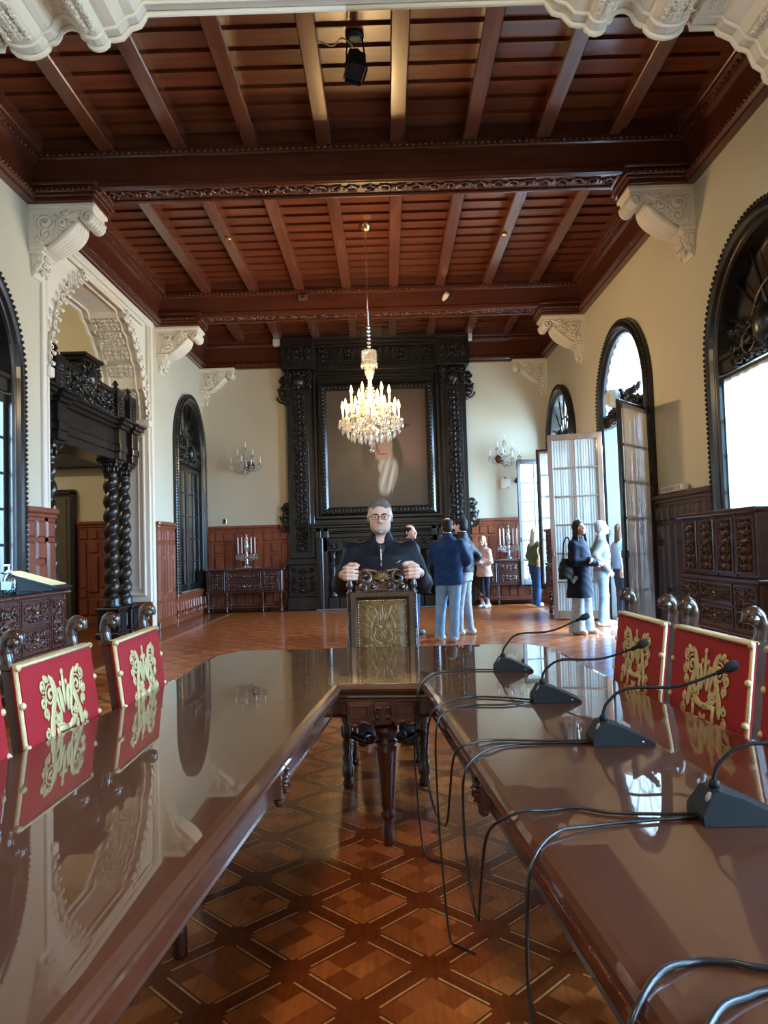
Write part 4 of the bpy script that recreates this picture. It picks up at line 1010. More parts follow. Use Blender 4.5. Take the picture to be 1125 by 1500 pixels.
mb.sweep(P, [(n, z) for n, z in prof], FL, closed=True, smooth=False)
def inset(path, d):
    m = len(path); o = []
    for i in range(m):
        a, b, c = (Vector(path[i-1]), Vector(path[i]), Vector(path[(i+1) % m])); d1 = (b-a).normalized(); d2 = (c-b).normalized()
        n1 = Vector((-d1.y, d1.x)); n2 = Vector((-d2.y, d2.x)); n = (n1+n2)/max(.3, 1+n1.dot(n2)); o.append((b.x+n.x*d, b.y+n.y*d))
    return o
I_ = inset(P, .034); mb.add([(x, y, .74) for x, y in I_], [tuple(range(len(I_)))]); mb.add([(x, y, .662) for x, y in I_], [tuple(reversed(range(len(I_))))])
mb.build('tabletop', M['tabletop'], tb)
mb = MB(); mb.sweep(inset(P, .05), [(0, .665), (0, .60), (-.006, .595), (0, .585), (.02, .58), (.02, .665)], FL, closed=True); ap = mb.build('apron', M['tablebase'], tb)
mb = MB()
Ma = T(-.04, .83+.025, 0)
mb.box(-.16, .16, -.02, .02, .565, .66, .006, Ma); mb.box(-.04, .04, -.04, .02, .56, .66, .006, Ma)
for s_ in (-1, 1): frame_rect(mb, s_*.10-.045, s_*.10+.045, .59, .65, .012, -.02, .010, Ma); mb.tube(bez([(s_*.16, -.01, .57), (s_*.12, -.012, .556), (s_*.09, -.012, .572), (s_*.05, -.012, .558)], 5), .012, 6, Ma)
mb.mb(carve(.07, .08, 2, th=.008, depth=1.6), Ma @ T(0, -.04, .61)); mb.build('carved_block', M['tablebase'], tb)
def edge_pt(a, b, t): return (a[0]+(b[0]-a[0])*t, a[1]+(b[1]-a[1])*t)
for p, rz in ((edge_pt((-.219, .836), (-.433, -1.512), .42), PI/2+.09), (edge_pt((.134, .796), (.311, -1.545), .46), -PI/2-.075)):
    mb = MB(); Mx = T(p[0], p[1], 0) @ RZ(rz) @ T(0, .05, 0)
    mb.box(-.06, .06, -.018, .03, .585, .66, .006, Mx); mb.mb(carve(.11, .07, 6, th=.009, depth=1.6), Mx @ T(0, -.018, .62))
    for k in (-1, 0, 1): mb.ell((k*.036, -.005, .58), (.02, .018, .02), 8, Mx)
    mb.build('carved_bracket', M['tablebase'], tb)
def table_leg(x, y):
    mb = MB(); Mx = T(x, y-2.5, 0)
    mb.lathe([(.022, 0), (.026, .01), (.024, .10), (.020, .115), (.032, .13), (.034, .14), (.024, .155), (.028, .17), (.030, .19), (.050, .42), (.052, .44), (.040, .45), (.052, .458), (.052, .468), (.040, .476), (.056, .50), (.058, .53), (.044, .545), (.036, .555), (.050, .565), (.040, .58), (.055, .62), (.055, .66)], 16, Mx); mb.build('leg', M['tablebase'], tb)
for x, y in ((-.03, 3.43), (-.73, 2.55), (.76, 1.95), (-.86, 4.3), (.80, 4.25), (-1.0, .2), (.9, .2), (-.82, -.3), (.65, -.3)): table_leg(x, y)

# ------------------------------------------------------------------ desk microphones and their cables
def microphone(label, x, y, tip, rz=0):
    t = thing('desk_microphone', label, 'microphone', (x, y, .741), rz, 'microphones along the right table arm')
    mb = MB(); Pw = [(-.088, 0), (.09, 0), (.09, .006), (.0, .050), (-.045, .064), (-.062, .062), (-.088, .018)]
    n = len(Pw); ins = lambda z: .056-.018*z/.064
    vs = [(px_, -ins(z), z) for px_, z in Pw]+[(px_, ins(z), z) for px_, z in Pw]
    mb.add(vs, [(i, (i+1) % n, n+(i+1) % n, n+i) for i in range(n)]+[tuple(reversed(range(n))), tuple(n+i for i in range(n))]); mb.build('base', M['black'], t)
    mb = MB(); mb.lathe([(0, 0), (.011, 0), (.011, .002), (0, .002)], 16, T(-.068, -.028, .052) @ RY(-1.05)); mb.build('talk_button', mat('button_grey', (.35, .36, .37), .4), t)
    mb = MB(); mb.ell((.055, -.052, .010), (.004, .003, .004), 8); mb.build('screw', M['silver'], t)
    tx, tz = tip; b0 = (-.045, 0, .060)
    pts = bez([b0, (-.045, 0, .085), (-.028, 0, .118), (.03, 0, .06+.45*(tz-.06)+.03), (tx*.55, 0, .06+.68*(tz-.06)), (tx-.03, 0, tz-.012), (tx, 0, tz)], 7)
    mb = MB(); mb.lathe([(.012, .058), (.012, .075), (.008, .08)], 10, T(-.045, 0, 0)); mb.tube(pts, .0045, 8); nk = mb.build('gooseneck', M['black'], t)
    d = (Vector(pts[-1])-Vector(pts[-4])).normalized(); a = math.atan2(d.z, d.x)
    mb = MB(); mb.lathe([(.007, -.025), (.008, 0), (.013, .004), (.016, .015), (.016, .032), (.011, .042), (0, .045)], 12, T(tx, 0, tz) @ RY(PI/2-a)); mb.build('foam_tip', M['foam'], t)
    return t
microphone('black desk microphone farthest from the camera, nearest the far table end', .585, 3.585, (.33, .235), -.05)
microphone('second black desk microphone from the far end, before the farther right-hand chair', .625, 2.875, (.32, .195), -.04)
microphone('third black desk microphone from the far end, before the nearer right-hand red chair', .68, 2.262, (.32, .205), -.04)
microphone('largest and nearest black desk microphone, its tip cut by the right picture edge', .735, 1.63, (.32, .20), -.05)
def cord(label, pts, r=.0037):
    mb = MB(); mb.tube(bez(pts, 6), r, 7); return tag(mb.build('microphone_cable', M['cable']), label, 'cable', 'microphone cables')
z = .7455
cord('thin black cable from the farthest microphone, drooping over the inner corner of the table', [(.505, 3.585, z), (.37, 3.60, z), (.232, 3.56, z), (.162, 3.40, z+.004), (.118, 3.24, .728), (.102, 3.26, .57), (.095, 3.32, .43), (.10, 3.31, .30), (.11, 3.30, .12), (.125, 3.27, .02), (.15, 3.24, .007), (.2, 3.2, .006)])
cord('black cable hanging in a loop between the second and third microphones', [(.54, 2.87, z), (.436, 2.93, z), (.31, 2.96, z), (.215, 2.86, z+.003), (.148, 2.80, .722), (.128, 2.84, .57), (.13, 2.80, .452), (.145, 2.70, .399), (.16, 2.55, .405), (.168, 2.42, .468), (.174, 2.36, .571), (.187, 2.26, .722), (.247, 2.266, z+.003), (.318, 2.30, z), (.441, 2.28, z), (.598, 2.262, z)])
cord('black cable from the second microphone falling straight to the parquet', [(.54, 2.845, z), (.426, 2.80, z), (.298, 2.81, z), (.225, 2.74, z+.003), (.158, 2.64, .720), (.15, 2.63, .5), (.16, 2.60, .2), (.175, 2.58, .02), (.20, 2.55, .007), (.25, 2.5, .006)])
cord('black cable looping deep under the edge from the third microphone to the nearest one', [(.598, 2.245, z), (.455, 2.25, z), (.34, 2.24, z), (.262, 2.17, z+.003), (.20, 2.10, .716), (.19, 2.10, .60), (.192, 2.06, .479), (.198, 2.0, .405), (.204, 1.94, .388), (.205, 1.92, .42), (.209, 1.86, .54), (.215, 1.78, .66), (.236, 1.70, .722), (.285, 1.68, z+.003), (.336, 1.69, z), (.408, 1.70, z), (.487, 1.66, z), (.648, 1.64, z)])
cord('black cable from the nearest microphone hanging down the middle of the gap', [(.65, 1.625, z), (.509, 1.61, z), (.407, 1.59, z), (.325, 1.55, z+.003), (.258, 1.46, .722), (.243, 1.44, .62), (.242, 1.44, .5), (.248, 1.39, .40), (.26, 1.36, .2), (.27, 1.32, .02), (.28, 1.27, .007), (.3, 1.2, .006)])
cord('thick black cable at the bottom right corner, arching over the table edge', [(.75, 1.07, z), (.523, 1.057, z), (.464, 1.075, z), (.411, 1.078, z), (.352, 1.045, z+.003), (.292, .98, .722), (.272, .98, .62), (.27, .98, .4), (.27, .95, .1), (.28, .9, .006)], .005)
cord('lowest black cable in the right corner, with a bluish sheen along its top', [(.75, 1.02, z), (.512, 1.012, z), (.45, .995, z), (.39, .955, z+.003), (.318, .86, .722), (.30, .82, .6), (.30, .80, .3), (.3, .78, .006)], .005)

# ------------------------------------------------------------------ red chairs
def crest_mb(w, h):
    """embroidered crest: plumes, crown, scrolls and a star flower, on y=0 standing out to -y"""
    mb = MB(); u = w/2; F = (0, -1, 0, .35)
    def sp(cx, cz, r, tu, a0, sg, th):
        for mx in (1, -1):
            p, rad = spiral(cx, cz, r, tu, a0, sg, th, 20, 0); mb.tube([(x*mx*u, 0, q*h/2) for x, _, q in p], [k*u for k in rad], 6, flat=F)
    def leaf_(cx, cz, l, wd, a):
        for mx in (1, -1): mb.ell((0, 0, 0), (l*u, .003, wd*u), 10, T(mx*cx*u, 0, cz*h/2) @ RY(-a if mx > 0 else a-PI))
    for cx, cz, r, tu, a0, sg in ((.60, .60, .21, 1.7, 2.4, -1), (.86, .80, .12, 1.4, 4.2, 1), (.90, .50, .12, 1.5, 1.4, 1), (.84, .28, .11, 1.4, 4.6, -1), (.50, .14, .12, 1.5, 1.6, 1), (.88, -.34, .12, 1.5, 2.0, -1), (.88, -.08, .10, 1.4, 1.5, 1), (.28, .10, .10, 1.4, 2.2, -1), (.90, -.60, .12, 1.5, 3.6, 1), (.66, -.56, .10, 1.3, .4, 1)): sp(cx, cz, r, tu, a0, sg, .045)
    for cx, cz, l, wd, a in ((.40, .66, .32, .10, 1.25), (.52, .34, .22, .09, 2.1), (.66, -.02, .30, .10, 1.75), (.15, .42, .30, .075, 1.40), (.28, .34, .26, .05, 1.2), (.72, .92, .14, .07, .5), (.42, -.84, .30, .10, .35), (.66, -.76, .22, .09, 1.0), (.30, -.03, .20, .06, .2), (.50, .86, .16, .06, .9)): leaf_(cx, cz, l, wd, a)
    mb.ell((0, 0, .62*h/2), (.07*u, .003, .36*h/2), 8); mb.ell((0, 0, .95*h/2), (.07*u, .003, .07*h/2), 8)
    for x, z_ in ((-.13, .74), (.13, .74), (-.24, .62), (.24, .62)): mb.ell((x*u, 0, z_*h/2), (.05*u, .003, .06*h/2), 8)
    for mx in (1, -1):
        mb.tube([(mx*.0*u, 0, -.13*h/2), (mx*.42*u, 0, -.09*h/2)], .07*u, 6, flat=F); mb.tube([(mx*.46*u, 0, -.05*h/2), (mx*.42*u, 0, -.3*h/2), (mx*.54*u, 0, -.6*h/2), (mx*.42*u, 0, -.88*h/2), (mx*.0*u, 0, -1.0*h/2)], .065*u, 6, flat=F)
    for k in range(8): a = k*PI/4+PI/8; mb.ell((0, 0, 0), (.14*u, .004, .06*u), 8, T(.16*u*math.cos(a), 0, -.52*h/2+.16*u*math.sin(a)) @ RY(-a))
    mb.ell((0, 0, -.52*h/2), (.09*u, .006, .09*u), 8)
    return mb
def finial_post(name, x, y0, y1, z0, z1, parent, m):
    mb = MB(); mb.add([(x-.022, y0-.012, z0), (x+.022, y0-.012, z0), (x+.022, y0+.02, z0), (x-.022, y0+.02, z0), (x-.022, y1-.012, z1), (x+.022, y1-.012, z1), (x+.022, y1+.02, z1), (x-.022, y1+.02, z1)], [(0,3,2,1), (4,5,6,7), (0,1,5,4), (1,2,6,5), (2,3,7,6), (3,0,4,7)])
    o = mb.build(name, m, parent)
    mb = MB(); yc = y1
    mb.tube(bez([(x, yc+.004, z1-.03), (x, yc+.008, z1+.01), (x, yc+.014, z1+.045), (x, yc+.006, z1+.078), (x, yc-.016, z1+.092), (x, yc-.034, z1+.078), (x, yc-.030, z1+.060)], 4), [.020]*4+[.021]*4+[.023]*4+[.025]*4+[.022]*4+[.017]*4+[.010], 10)
    mb.lathe([(.0, -.027), (.016, -.027), (.018, 0), (.016, .027), (0, .027)], 12, T(x, yc-.020, z1+.070) @ RY(PI/2)); mb.box(x-.026, x+.026, yc-.018, yc+.026, z1-.02, z1+.002, .004)
    mb.build('finial', m, o); return o
def red_chair(label, loc, rz):
    t = thing('red_velvet_armchair', label, 'chair', loc, rz, 'chairs with red velvet back covers round the table')
    W = M['chairwood']; w = .280; yb = .27; rec = .13
    Y = lambda z: yb+rec*(z-.5)
    for s_ in (-1, 1):
        finial_post('back_post', s_*w*.88, Y(.45)+.04, Y(1.0)+.045, .45, 1.0, t, W)
        mb = MB(); mb.box(s_*w*.88-.022, s_*w*.88+.022, yb, yb+.05, 0, .47, .006); mb.build('leg', W, t)
        mb = MB(); Mx = T(s_*w*.9, .0, 0); mb.lathe([(.02, 0), (.03, .02), (.024, .06), (.028, .10), (.018, .14), (.03, .2), (.02, .26), (.03, .32), (.022, .38), (.028, .44), (.02, .50), (.026, .56), (.02, .62)], 10, Mx); mb.build('leg', W, t)
        mb = MB(); mb.tube(bez([(s_*w*.9, .30, .66), (s_*w*.9, .16, .655), (s_*w*.9, .03, .64), (s_*w*.9, -.04, .60)], 6), .022, 8); mb.build('armrest', W, t)
    for y, z_ in ((.0, .16), (yb+.02, .2)): mb = MB(); mb.box(-w*.85, w*.85, y-.012, y+.012, z_-.03, z_+.03, .005); mb.build('stretcher', W, t)
    mb = MB(); mb.box(-w*.95, w*.95, -.03, yb+.03, .40, .47, .02); mb.build('seat', M['red'], t)
    mb = MB(); vs = []; n = 10; z0, z1 = .52, 1.0
    for k, (off, z_) in enumerate([(0, z0+(z1-z0)*j/n) for j in range(n+1)]):
        vs += [(-w, Y(z_), z_), (w, Y(z_), z_), (w, Y(z_)+.028, z_), (-w, Y(z_)+.028, z_)]
    fs = [(0, 3, 2, 1), (n*4, n*4+1, n*4+2, n*4+3)]+[(j*4+i, j*4+(i+1) % 4, j*4+4+(i+1) % 4, j*4+4+i) for j in range(n) for i in range(4)]
    mb.add(vs, fs); cv = mb.build('back_cover', M['red'], t)
    mb = MB()
    mb.tube([(-w, Y(z1)-.004, z1-.004), (w, Y(z1)-.004, z1-.004)], .006, 6); mb.tube([(-w, Y(z1)+.026, z1-.004), (w, Y(z1)+.026, z1-.004)], .006, 6); mb.box(-w, w, Y(z1)-.002, Y(z1)+.030, z1-.003, z1+.002)
    for s_ in (-1, 1):
        mb.tube([(s_*w, Y(z0)+.012, z0), (s_*w, Y(z1)+.012, z1)], .0085, 6)
    mb.build('gold_braid', M['goldtrim'], cv)
    for s_ in (-1, 1):
        for z_ in (.60, .735, .87, .992):
            mb = MB(); mb.ell((s_*w, Y(z_)+.004, z_), (.0125, .012, .0125), 10); mb.build('tassel_knot', M['goldtrim'], cv)
    mb = MB(); mb.mb(crest_mb(.345, .36), T(0, Y(.765)-.003, .765) @ RX(-math.atan(rec))); mb.build('embroidered_crest', M['gold'], cv)
    return t
def place(panel_x, panel_y, ang, side, label, first=[None]):
    """the back cover's middle stands at (panel_x, panel_y); the sitter faces the table"""
    rz = (PI/2 if side == 'L' else -PI/2)+ang
    off = Matrix.Rotation(rz, 2) @ Vector((0, .335)); loc = (panel_x-off.x, panel_y-off.y, 0)
    if first[0] is None: first[0] = red_chair(label, loc, rz); return first[0]
    return dup(first[0], loc, rz, label)
place(-1.185, 2.675, -.01, 'L', 'red velvet armchair with pale crest, nearer one at the table, left side')
place(-1.10, 3.285, .02, 'L', 'red velvet armchair with pale crest, farther one at the table, left side')
place(-1.21, 2.03, .0, 'L', 'red velvet armchair of which only a sliver shows at the left picture edge')
place(1.118, 3.345, .01, 'R', 'red velvet armchair with gold crest, farther one at the table, right side')
place(1.15, 2.70, .04, 'R', 'red velvet armchair with gold crest, nearer one at the table, right side')
place(1.165, 2.03, .02, 'R', 'red velvet armchair of which only a sliver shows at the right picture edge')

# ------------------------------------------------------------------ carved head chair
hc = thing('carved_armchair', 'dark carved chair with embossed leather back, held by the man in glasses', 'chair', (-.04, 4.47, 0))
W = M['chairwood']; Y = lambda z: .22+.24*(z-.45)
for s_ in (-1, 1):
    x = s_*.205
    mb = MB(); Mx = T(s_*.215, -.22, 0); mb.lathe([(.0, 0), (.026, .005), (.032, .03), (.022, .055), (.034, .07), (.034, .12), (.024, .135), (.030, .16), (.022, .20), (.030, .24), (.022, .275), (.034, .29), (.034, .34), (.024, .36), (.032, .385), (.022, .41), (.03, .45)], 12, Mx); mb.build('leg', W, hc)
    mb = MB(); mb.box(x-.024, x+.024, .20, .25, .06, .46, .006); mb.lathe([(0, 0), (.03, .005), (.034, .03), (.024, .06)], 10, T(x, .225, 0)); mb.build('leg', W, hc)
    mb = MB(); mb.tube([(x, Y(.45)+.02, .44), (x, Y(1.055)+.02, 1.055)], .022, 8)
    mb.lathe([(.022, 1.04), (.026, 1.055), (.014, 1.065), (.024, 1.085), (.026, 1.11), (.016, 1.13), (.022, 1.15), (.018, 1.18), (.0, 1.20)], 12, T(x, Y(1.06)+.02, 0)); mb.build('back_post', W, hc)
    mb = MB(); mb.box(s_*.21-.014, s_*.21+.014, -.2, .22, .13, .16, .005); twist(mb, -.18, .2, .014, .008, .07, n=8, Mx=T(s_*.21, 0, .19) @ RX(-PI/2)); mb.build('stretcher', W, hc)
mb = MB(); mb.tube(bez([(-.2, -.22, .30), (-.1, -.23, .26), (0, -.24, .30), (.1, -.23, .26), (.2, -.22, .30)], 5), .022, 8); mb.mb(carve(.28, .10, 9, th=.012, depth=1.6), T(0, -.235, .28)); mb.build('stretcher', W, hc)
mb = MB(); mb.box(-.235, .235, -.25, .24, .42, .455, .01); mb.box(-.225, .225, -.24, .20, .45, .485, .015); mb.build('seat', M['leather'], hc)
Mb = T(0, Y(.5), .5) @ RX(-math.atan(.24)); hh = .575
mb = MB(); frame_rect(mb, -.212, .212, .08, hh, .052, -.012, .03, Mb); mb.box(-.212, .212, -.006, .022, .08, hh, .004, Mb)
for s_ in (-1, 1): mb.mb(carve(.036, .46, 14, th=.006, depth=1.4), Mb @ T(s_*.198, -.026, .325))
mb.mb(carve(.36, .034, 15, th=.006, depth=1.4), Mb @ T(0, -.026, hh-.012)); beads(mb, [(-.186, -.03, .11), (-.186, -.03, hh-.03)], .011, .03, Mb, (1, .8, 1.2), 6); beads(mb, [(.186, -.03, .11), (.186, -.03, hh-.03)], .011, .03, Mb, (1, .8, 1.2), 6); beads(mb, [(-.17, -.03, hh-.022), (.17, -.03, hh-.022)], .011, .03, Mb, (1.2, .8, 1), 6)
bk = mb.build('back_frame', W, hc)
mb = MB(); raised(mb, -.158, .158, .135, hh-.055, -.012, .014, Mb, .05); lp = mb.build('leather_panel', M['leather'], bk)
mb = MB(); mb.mb(crest_mb(.22, .25), Mb @ T(0, -.025, .36)); mb.mb(carve(.24, .10, 12, th=.006, depth=.5), Mb @ T(0, -.025, .19)); mb.build('embossing', M['gilt'], lp)
mb = MB()
for x0, z0_, x1, z1_ in ((-.152, .14, .152, .14), (-.152, hh-.06, .152, hh-.06), (-.152, .14, -.152, hh-.06), (.152, .14, .152, hh-.06)): beads(mb, [(x0, -.018, z0_), (x1, -.018, z1_)], .006, .016, Mb, (1, 1, 1), 6)
mb.build('brass_studs', M['brass'], lp)
mb = MB(); yt = -.0
mb.box(-.17, .17, -.012, .02, hh, hh+.03, .006, Mb)
for s_ in (-1, 1):
    for cx_, cz_, r_, a0, sg, th in ((.108, hh+.090, .056, -.6, 1, .024), (.128, hh+.030, .036, .4, -1, .020), (.060, hh+.035, .032, 2.6, 1, .017)):
        p, rad = spiral(s_*cx_, cz_, r_, 1.4, a0 if s_ > 0 else PI-a0, sg*s_, th, 18, -.005); mb.tube(p, rad, 8, Mb)
    mb.tube(bez([(s_*.03, 0, hh+.13), (s_*.07, 0, hh+.138), (s_*.12, 0, hh+.14), (s_*.160, 0, hh+.10)], 5), .018, 8, Mb); mb.ell((s_*.07, 0, hh+.06), (.05, .014, .05), 8, Mb)
mb.box(-.09, .09, -.005, .015, hh, hh+.10, .01, Mb); cr_ = mb.build('carved_cresting', W, hc)
mb = MB()
for k in range(9): a = PI*(k+.5)/9; mb.ell((0, 0, 0), (.034, .012, .010), 8, Mb @ T(.03*math.cos(a), -.016, hh+.075+.03*math.sin(a)) @ RY(-a))
mb.ell((0, -.022, hh+.07), (.02, .016, .018), 10, Mb); mb.build('gilded_shell', mat('gilt_wood', (.15, .075, .022), .3, metal=.3), cr_)
# ------------------------------------------------------------------ people: signed-distance bodies turned into one surface each
def V3(*a): return np.array(a, dtype=np.float64)
class SDF:
    def __init__(s, lo, hi, h):
        s.h = h; s.lo = np.array(lo, float); n = np.ceil((np.array(hi)-s.lo)/h).astype(int)+1
        s.ax = [s.lo[i]+h*np.arange(n[i]) for i in range(3)]; s.v = np.full(n, .3, np.float32)
    def sub(s, lo, hi):
        sl = []
        for i in range(3):
            a = int(np.clip((lo[i]-s.lo[i])/s.h, 0, len(s.ax[i])-1)); b = int(np.clip((hi[i]-s.lo[i])/s.h+2, a+1, len(s.ax[i]))); sl.append(slice(a, b))
        X, Y, Z = np.meshgrid(s.ax[0][sl[0]], s.ax[1][sl[1]], s.ax[2][sl[2]], indexing='ij')
        return tuple(sl), X, Y, Z
    def put(s, sl, d, k, op):
        a = s.v[sl]
        if op == '+':
            if k > 0: h_ = np.clip(.5+.5*(a-d)/k, 0, 1); s.v[sl] = a*(1-h_)+d*h_-k*h_*(1-h_)
            else: s.v[sl] = np.minimum(a, d)
        else:
            d = -d
            if k > 0: h_ = np.clip(.5-.5*(a-d)/k, 0, 1); s.v[sl] = a*(1-h_)+d*h_+k*h_*(1-h_)
            else: s.v[sl] = np.maximum(a, d)
    def cone(s, a, b, ra, rb, k=.02, op='+'):
        a, b = np.array(a, float), np.array(b, float); m = max(ra, rb)+k+s.h*3
        sl, X, Y, Z = s.sub(np.minimum(a, b)-m, np.maximum(a, b)+m); ba = b-a; L2 = max(1e-9, ba@ba)
        t = np.clip(((X-a[0])*ba[0]+(Y-a[1])*ba[1]+(Z-a[2])*ba[2])/L2, 0, 1)
        d = np.sqrt((X-a[0]-t*ba[0])**2+(Y-a[1]-t*ba[1])**2+(Z-a[2]-t*ba[2])**2)-(ra+(rb-ra)*t); s.put(sl, d, k, op); return s
    def chain(s, pts, rs, k=.02):
        for i in range(len(pts)-1): s.cone(pts[i], pts[i+1], rs[i], rs[i+1], k)
        return s
    def ell(s, c, r, k=.02, op='+', Q=None, F=None):
        """ellipsoid; F = (matrix 3x3, origin) frame the centre and axes live in"""
        c = np.array(c, float); r = np.array(r, float)*np.ones(3); Rm = np.eye(3) if Q is None else Q
        if F is not None: c = F[0] @ c+F[1]; Rm = F[0] @ Rm
        m = r.max()+k+s.h*3; sl, X, Y, Z = s.sub(c-m, c+m)
        p = [(X-c[0])*Rm[0, i]+(Y-c[1])*Rm[1, i]+(Z-c[2])*Rm[2, i] for i in range(3)]
        k0 = np.sqrt(sum((p[i]/r[i])**2 for i in range(3))); k1 = np.sqrt(sum((p[i]/r[i]**2)**2 for i in range(3)))
        s.put(sl, k0*(k0-1)/np.maximum(k1, 1e-6), k, op); return s
    def loft(s, lv, k=.02, op='+'):
        """lv: rows (z, half width, half depth, x centre, y centre)"""
        lv = np.array(sorted(lv)); m = lv[:, 1:3].max()+k+s.h*3
        sl, X, Y, Z = s.sub((lv[:, 3].min()-m, lv[:, 4].min()-m, lv[0, 0]-k-s.h*3), (lv[:, 3].max()+m, lv[:, 4].max()+m, lv[-1, 0]+k+s.h*3))
        rx, ry, cx_, cy_ = [np.interp(Z, lv[:, 0], lv[:, i]) for i in (1, 2, 3, 4)]
        x, y = np.abs(X-cx_)/rx, np.abs(Y-cy_)/ry; e = (x**2.4+y**2.4)**(1/2.4); d = (e-1)*np.minimum(rx, ry)
        d = np.maximum(d, np.maximum(lv[0, 0]-Z, Z-lv[-1, 0])); s.put(sl, d, k, op); return s
    def wrinkle(s, amp, fx, fy, fz, ph=0):
        X, Y, Z = np.meshgrid(*s.ax, indexing='ij'); s.v += (amp*np.sin(X*fx+Z*fz*.6+ph+2*np.sin(Z*11+ph))*np.sin(Z*fz+Y*fy+1.7*np.sin(X*9))).astype(np.float32); return s
    def cut(s, axis, val, keep):       # keep 'lo' or 'hi' side
        sh = [1, 1, 1]; sh[axis] = -1; d = (s.ax[axis]-val if keep == 'lo' else val-s.ax[axis]).reshape(sh).astype(np.float32); s.v = np.maximum(s.v, np.broadcast_to(d, s.v.shape)); return s
    def mesh(s, name):
        v = s.v; v[0] = v[-1] = .3; v[:, 0] = v[:, -1] = .3; v[:, :, 0] = v[:, :, -1] = .3
        ins = v < 0; n = v.shape; c = np.zeros([k-1 for k in n], np.int8)
        for dx in (0, 1):
            for dy in (0, 1):
                for dz in (0, 1): c += ins[dx:n[0]-1+dx, dy:n[1]-1+dy, dz:n[2]-1+dz]
        I = np.argwhere((c > 0) & (c < 8)); idx = np.full(c.shape, -1, np.int64); idx[tuple(I.T)] = np.arange(len(I))
        acc = np.zeros((len(I), 3)); cnt = np.zeros(len(I)); co = [(0,0,0),(1,0,0),(0,1,0),(1,1,0),(0,0,1),(1,0,1),(0,1,1),(1,1,1)]
        for a, b in ((0,1),(2,3),(4,5),(6,7),(0,2),(1,3),(4,6),(5,7),(0,4),(1,5),(2,6),(3,7)):
            A, B = np.array(co[a]), np.array(co[b]); va = v[tuple((I+A).T)]; vb = v[tuple((I+B).T)]; m = (va < 0) != (vb < 0)
            t = np.where(m, va/np.where(m, va-vb, 1), 0); acc += np.where(m[:, None], A+(B-A)*t[:, None], 0); cnt += m
        P = s.lo+s.h*(I+acc/cnt[:, None]); F = []
        for ax in range(3):
            o1, o2 = [(1, 2), (2, 0), (0, 1)][ax]
            sl0 = [slice(None)]*3; sl1 = [slice(None)]*3; sl0[ax] = slice(0, -1); sl1[ax] = slice(1, None)
            a = ins[tuple(sl0)]; b = ins[tuple(sl1)]; E = np.argwhere(a != b)
            ok = (E[:, o1] > 0) & (E[:, o2] > 0) & (E[:, o1] < n[o1]-1) & (E[:, o2] < n[o2]-1); E = E[ok]
            if not len(E): continue
            d1 = np.zeros(3, int); d1[o1] = 1; d2 = np.zeros(3, int); d2[o2] = 1
            q = np.stack([idx[tuple(x.T)] for x in (E-d1-d2, E-d2, E, E-d1)], 1); fl = a[tuple(E.T)]
            q = np.where(fl[:, None], q, q[:, ::-1]); F.append(q)
        F = np.concatenate(F); F = F[(F >= 0).all(1)]
        me = bpy.data.meshes.new(name); me.vertices.add(len(P)); me.vertices.foreach_set('co', P.astype(np.float32).ravel())
        me.loops.add(len(F)*4); me.loops.foreach_set('vertex_index', F.astype(np.int32).ravel()); me.polygons.add(len(F))
        me.polygons.foreach_set('loop_start', np.arange(0, len(F)*4, 4, dtype=np.int32)); me.polygons.foreach_set('use_smooth', np.ones(len(F), bool))
        me.update(calc_edges=True); return me
def sobj(sdf, name, m, parent, **k):
    me = sdf.mesh(name); me.materials.append(m); return link(name, me, parent, **k)
def rot3(yaw=0, pitch=0, roll=0): return np.array((RZ(yaw) @ RX(pitch) @ RY(roll)).to_3x3())
def fabric(name, c, c2=None, rough=.8, b=.12, bs=40): return mat(name, c, rough, col2=c2, nscale=6, bump=b, bscale=bs, spec=.2)
EYE = mat('eye_dark', (.02, .014, .01), .2)
def head_sdf(s, F, k=1.0, fem=False):
    e = lambda c, r, kk=.02, op='+', Q=None: s.ell(np.array(c)*k, np.array(r)*k*np.ones(3), kk*k, op, Q, F)
    c_ = lambda a, b, ra, rb, kk: s.cone(F[0] @ (np.array(a)*k)+F[1], F[0] @ (np.array(b)*k)+F[1], ra*k, rb*k, kk*k)
    e((0, .018, .035), (.074, .093, .083)); e((0, -.03, -.03), (.060 if not fem else .056, .062, .085), .03); e((0, -.048, -.085), (.046 if not fem else .036, .042, .034), .03)
    e((0, -.082, .012), (.046, .014, .010), .015)
    for m in (-1, 1):
        e((m*.031, -.098, -.006), (.017, .013, .010), .012, '-'); e((m*.031, -.080, -.006), (.013, .013, .011), .003); e((m*.038, -.064, -.036), (.026, .026, .026), .03)
        e((m*.013, -.100, -.040), (.009, .010, .008), .008); e((m*.078, .012, -.012), (.010, .021, .031), .006, '+', rot3(m*.35)); e((m*.083, .006, -.010), (.006, .010, .015), .004, '-')
    c_((0, -.088, .004), (0, -.112, -.034), .008, .0125, .010); e((0, -.107, -.038), (.014, .011, .009), .008)
    e((0, -.091, -.064), (.024, .010, .005), .006); e((0, -.089, -.074), (.020, .010, .006), .006); e((0, -.098, -.069), (.022, .008, .0016), .003, '-'); e((0, -.080, -.104), (.020, .016, .014), .018)
    return s
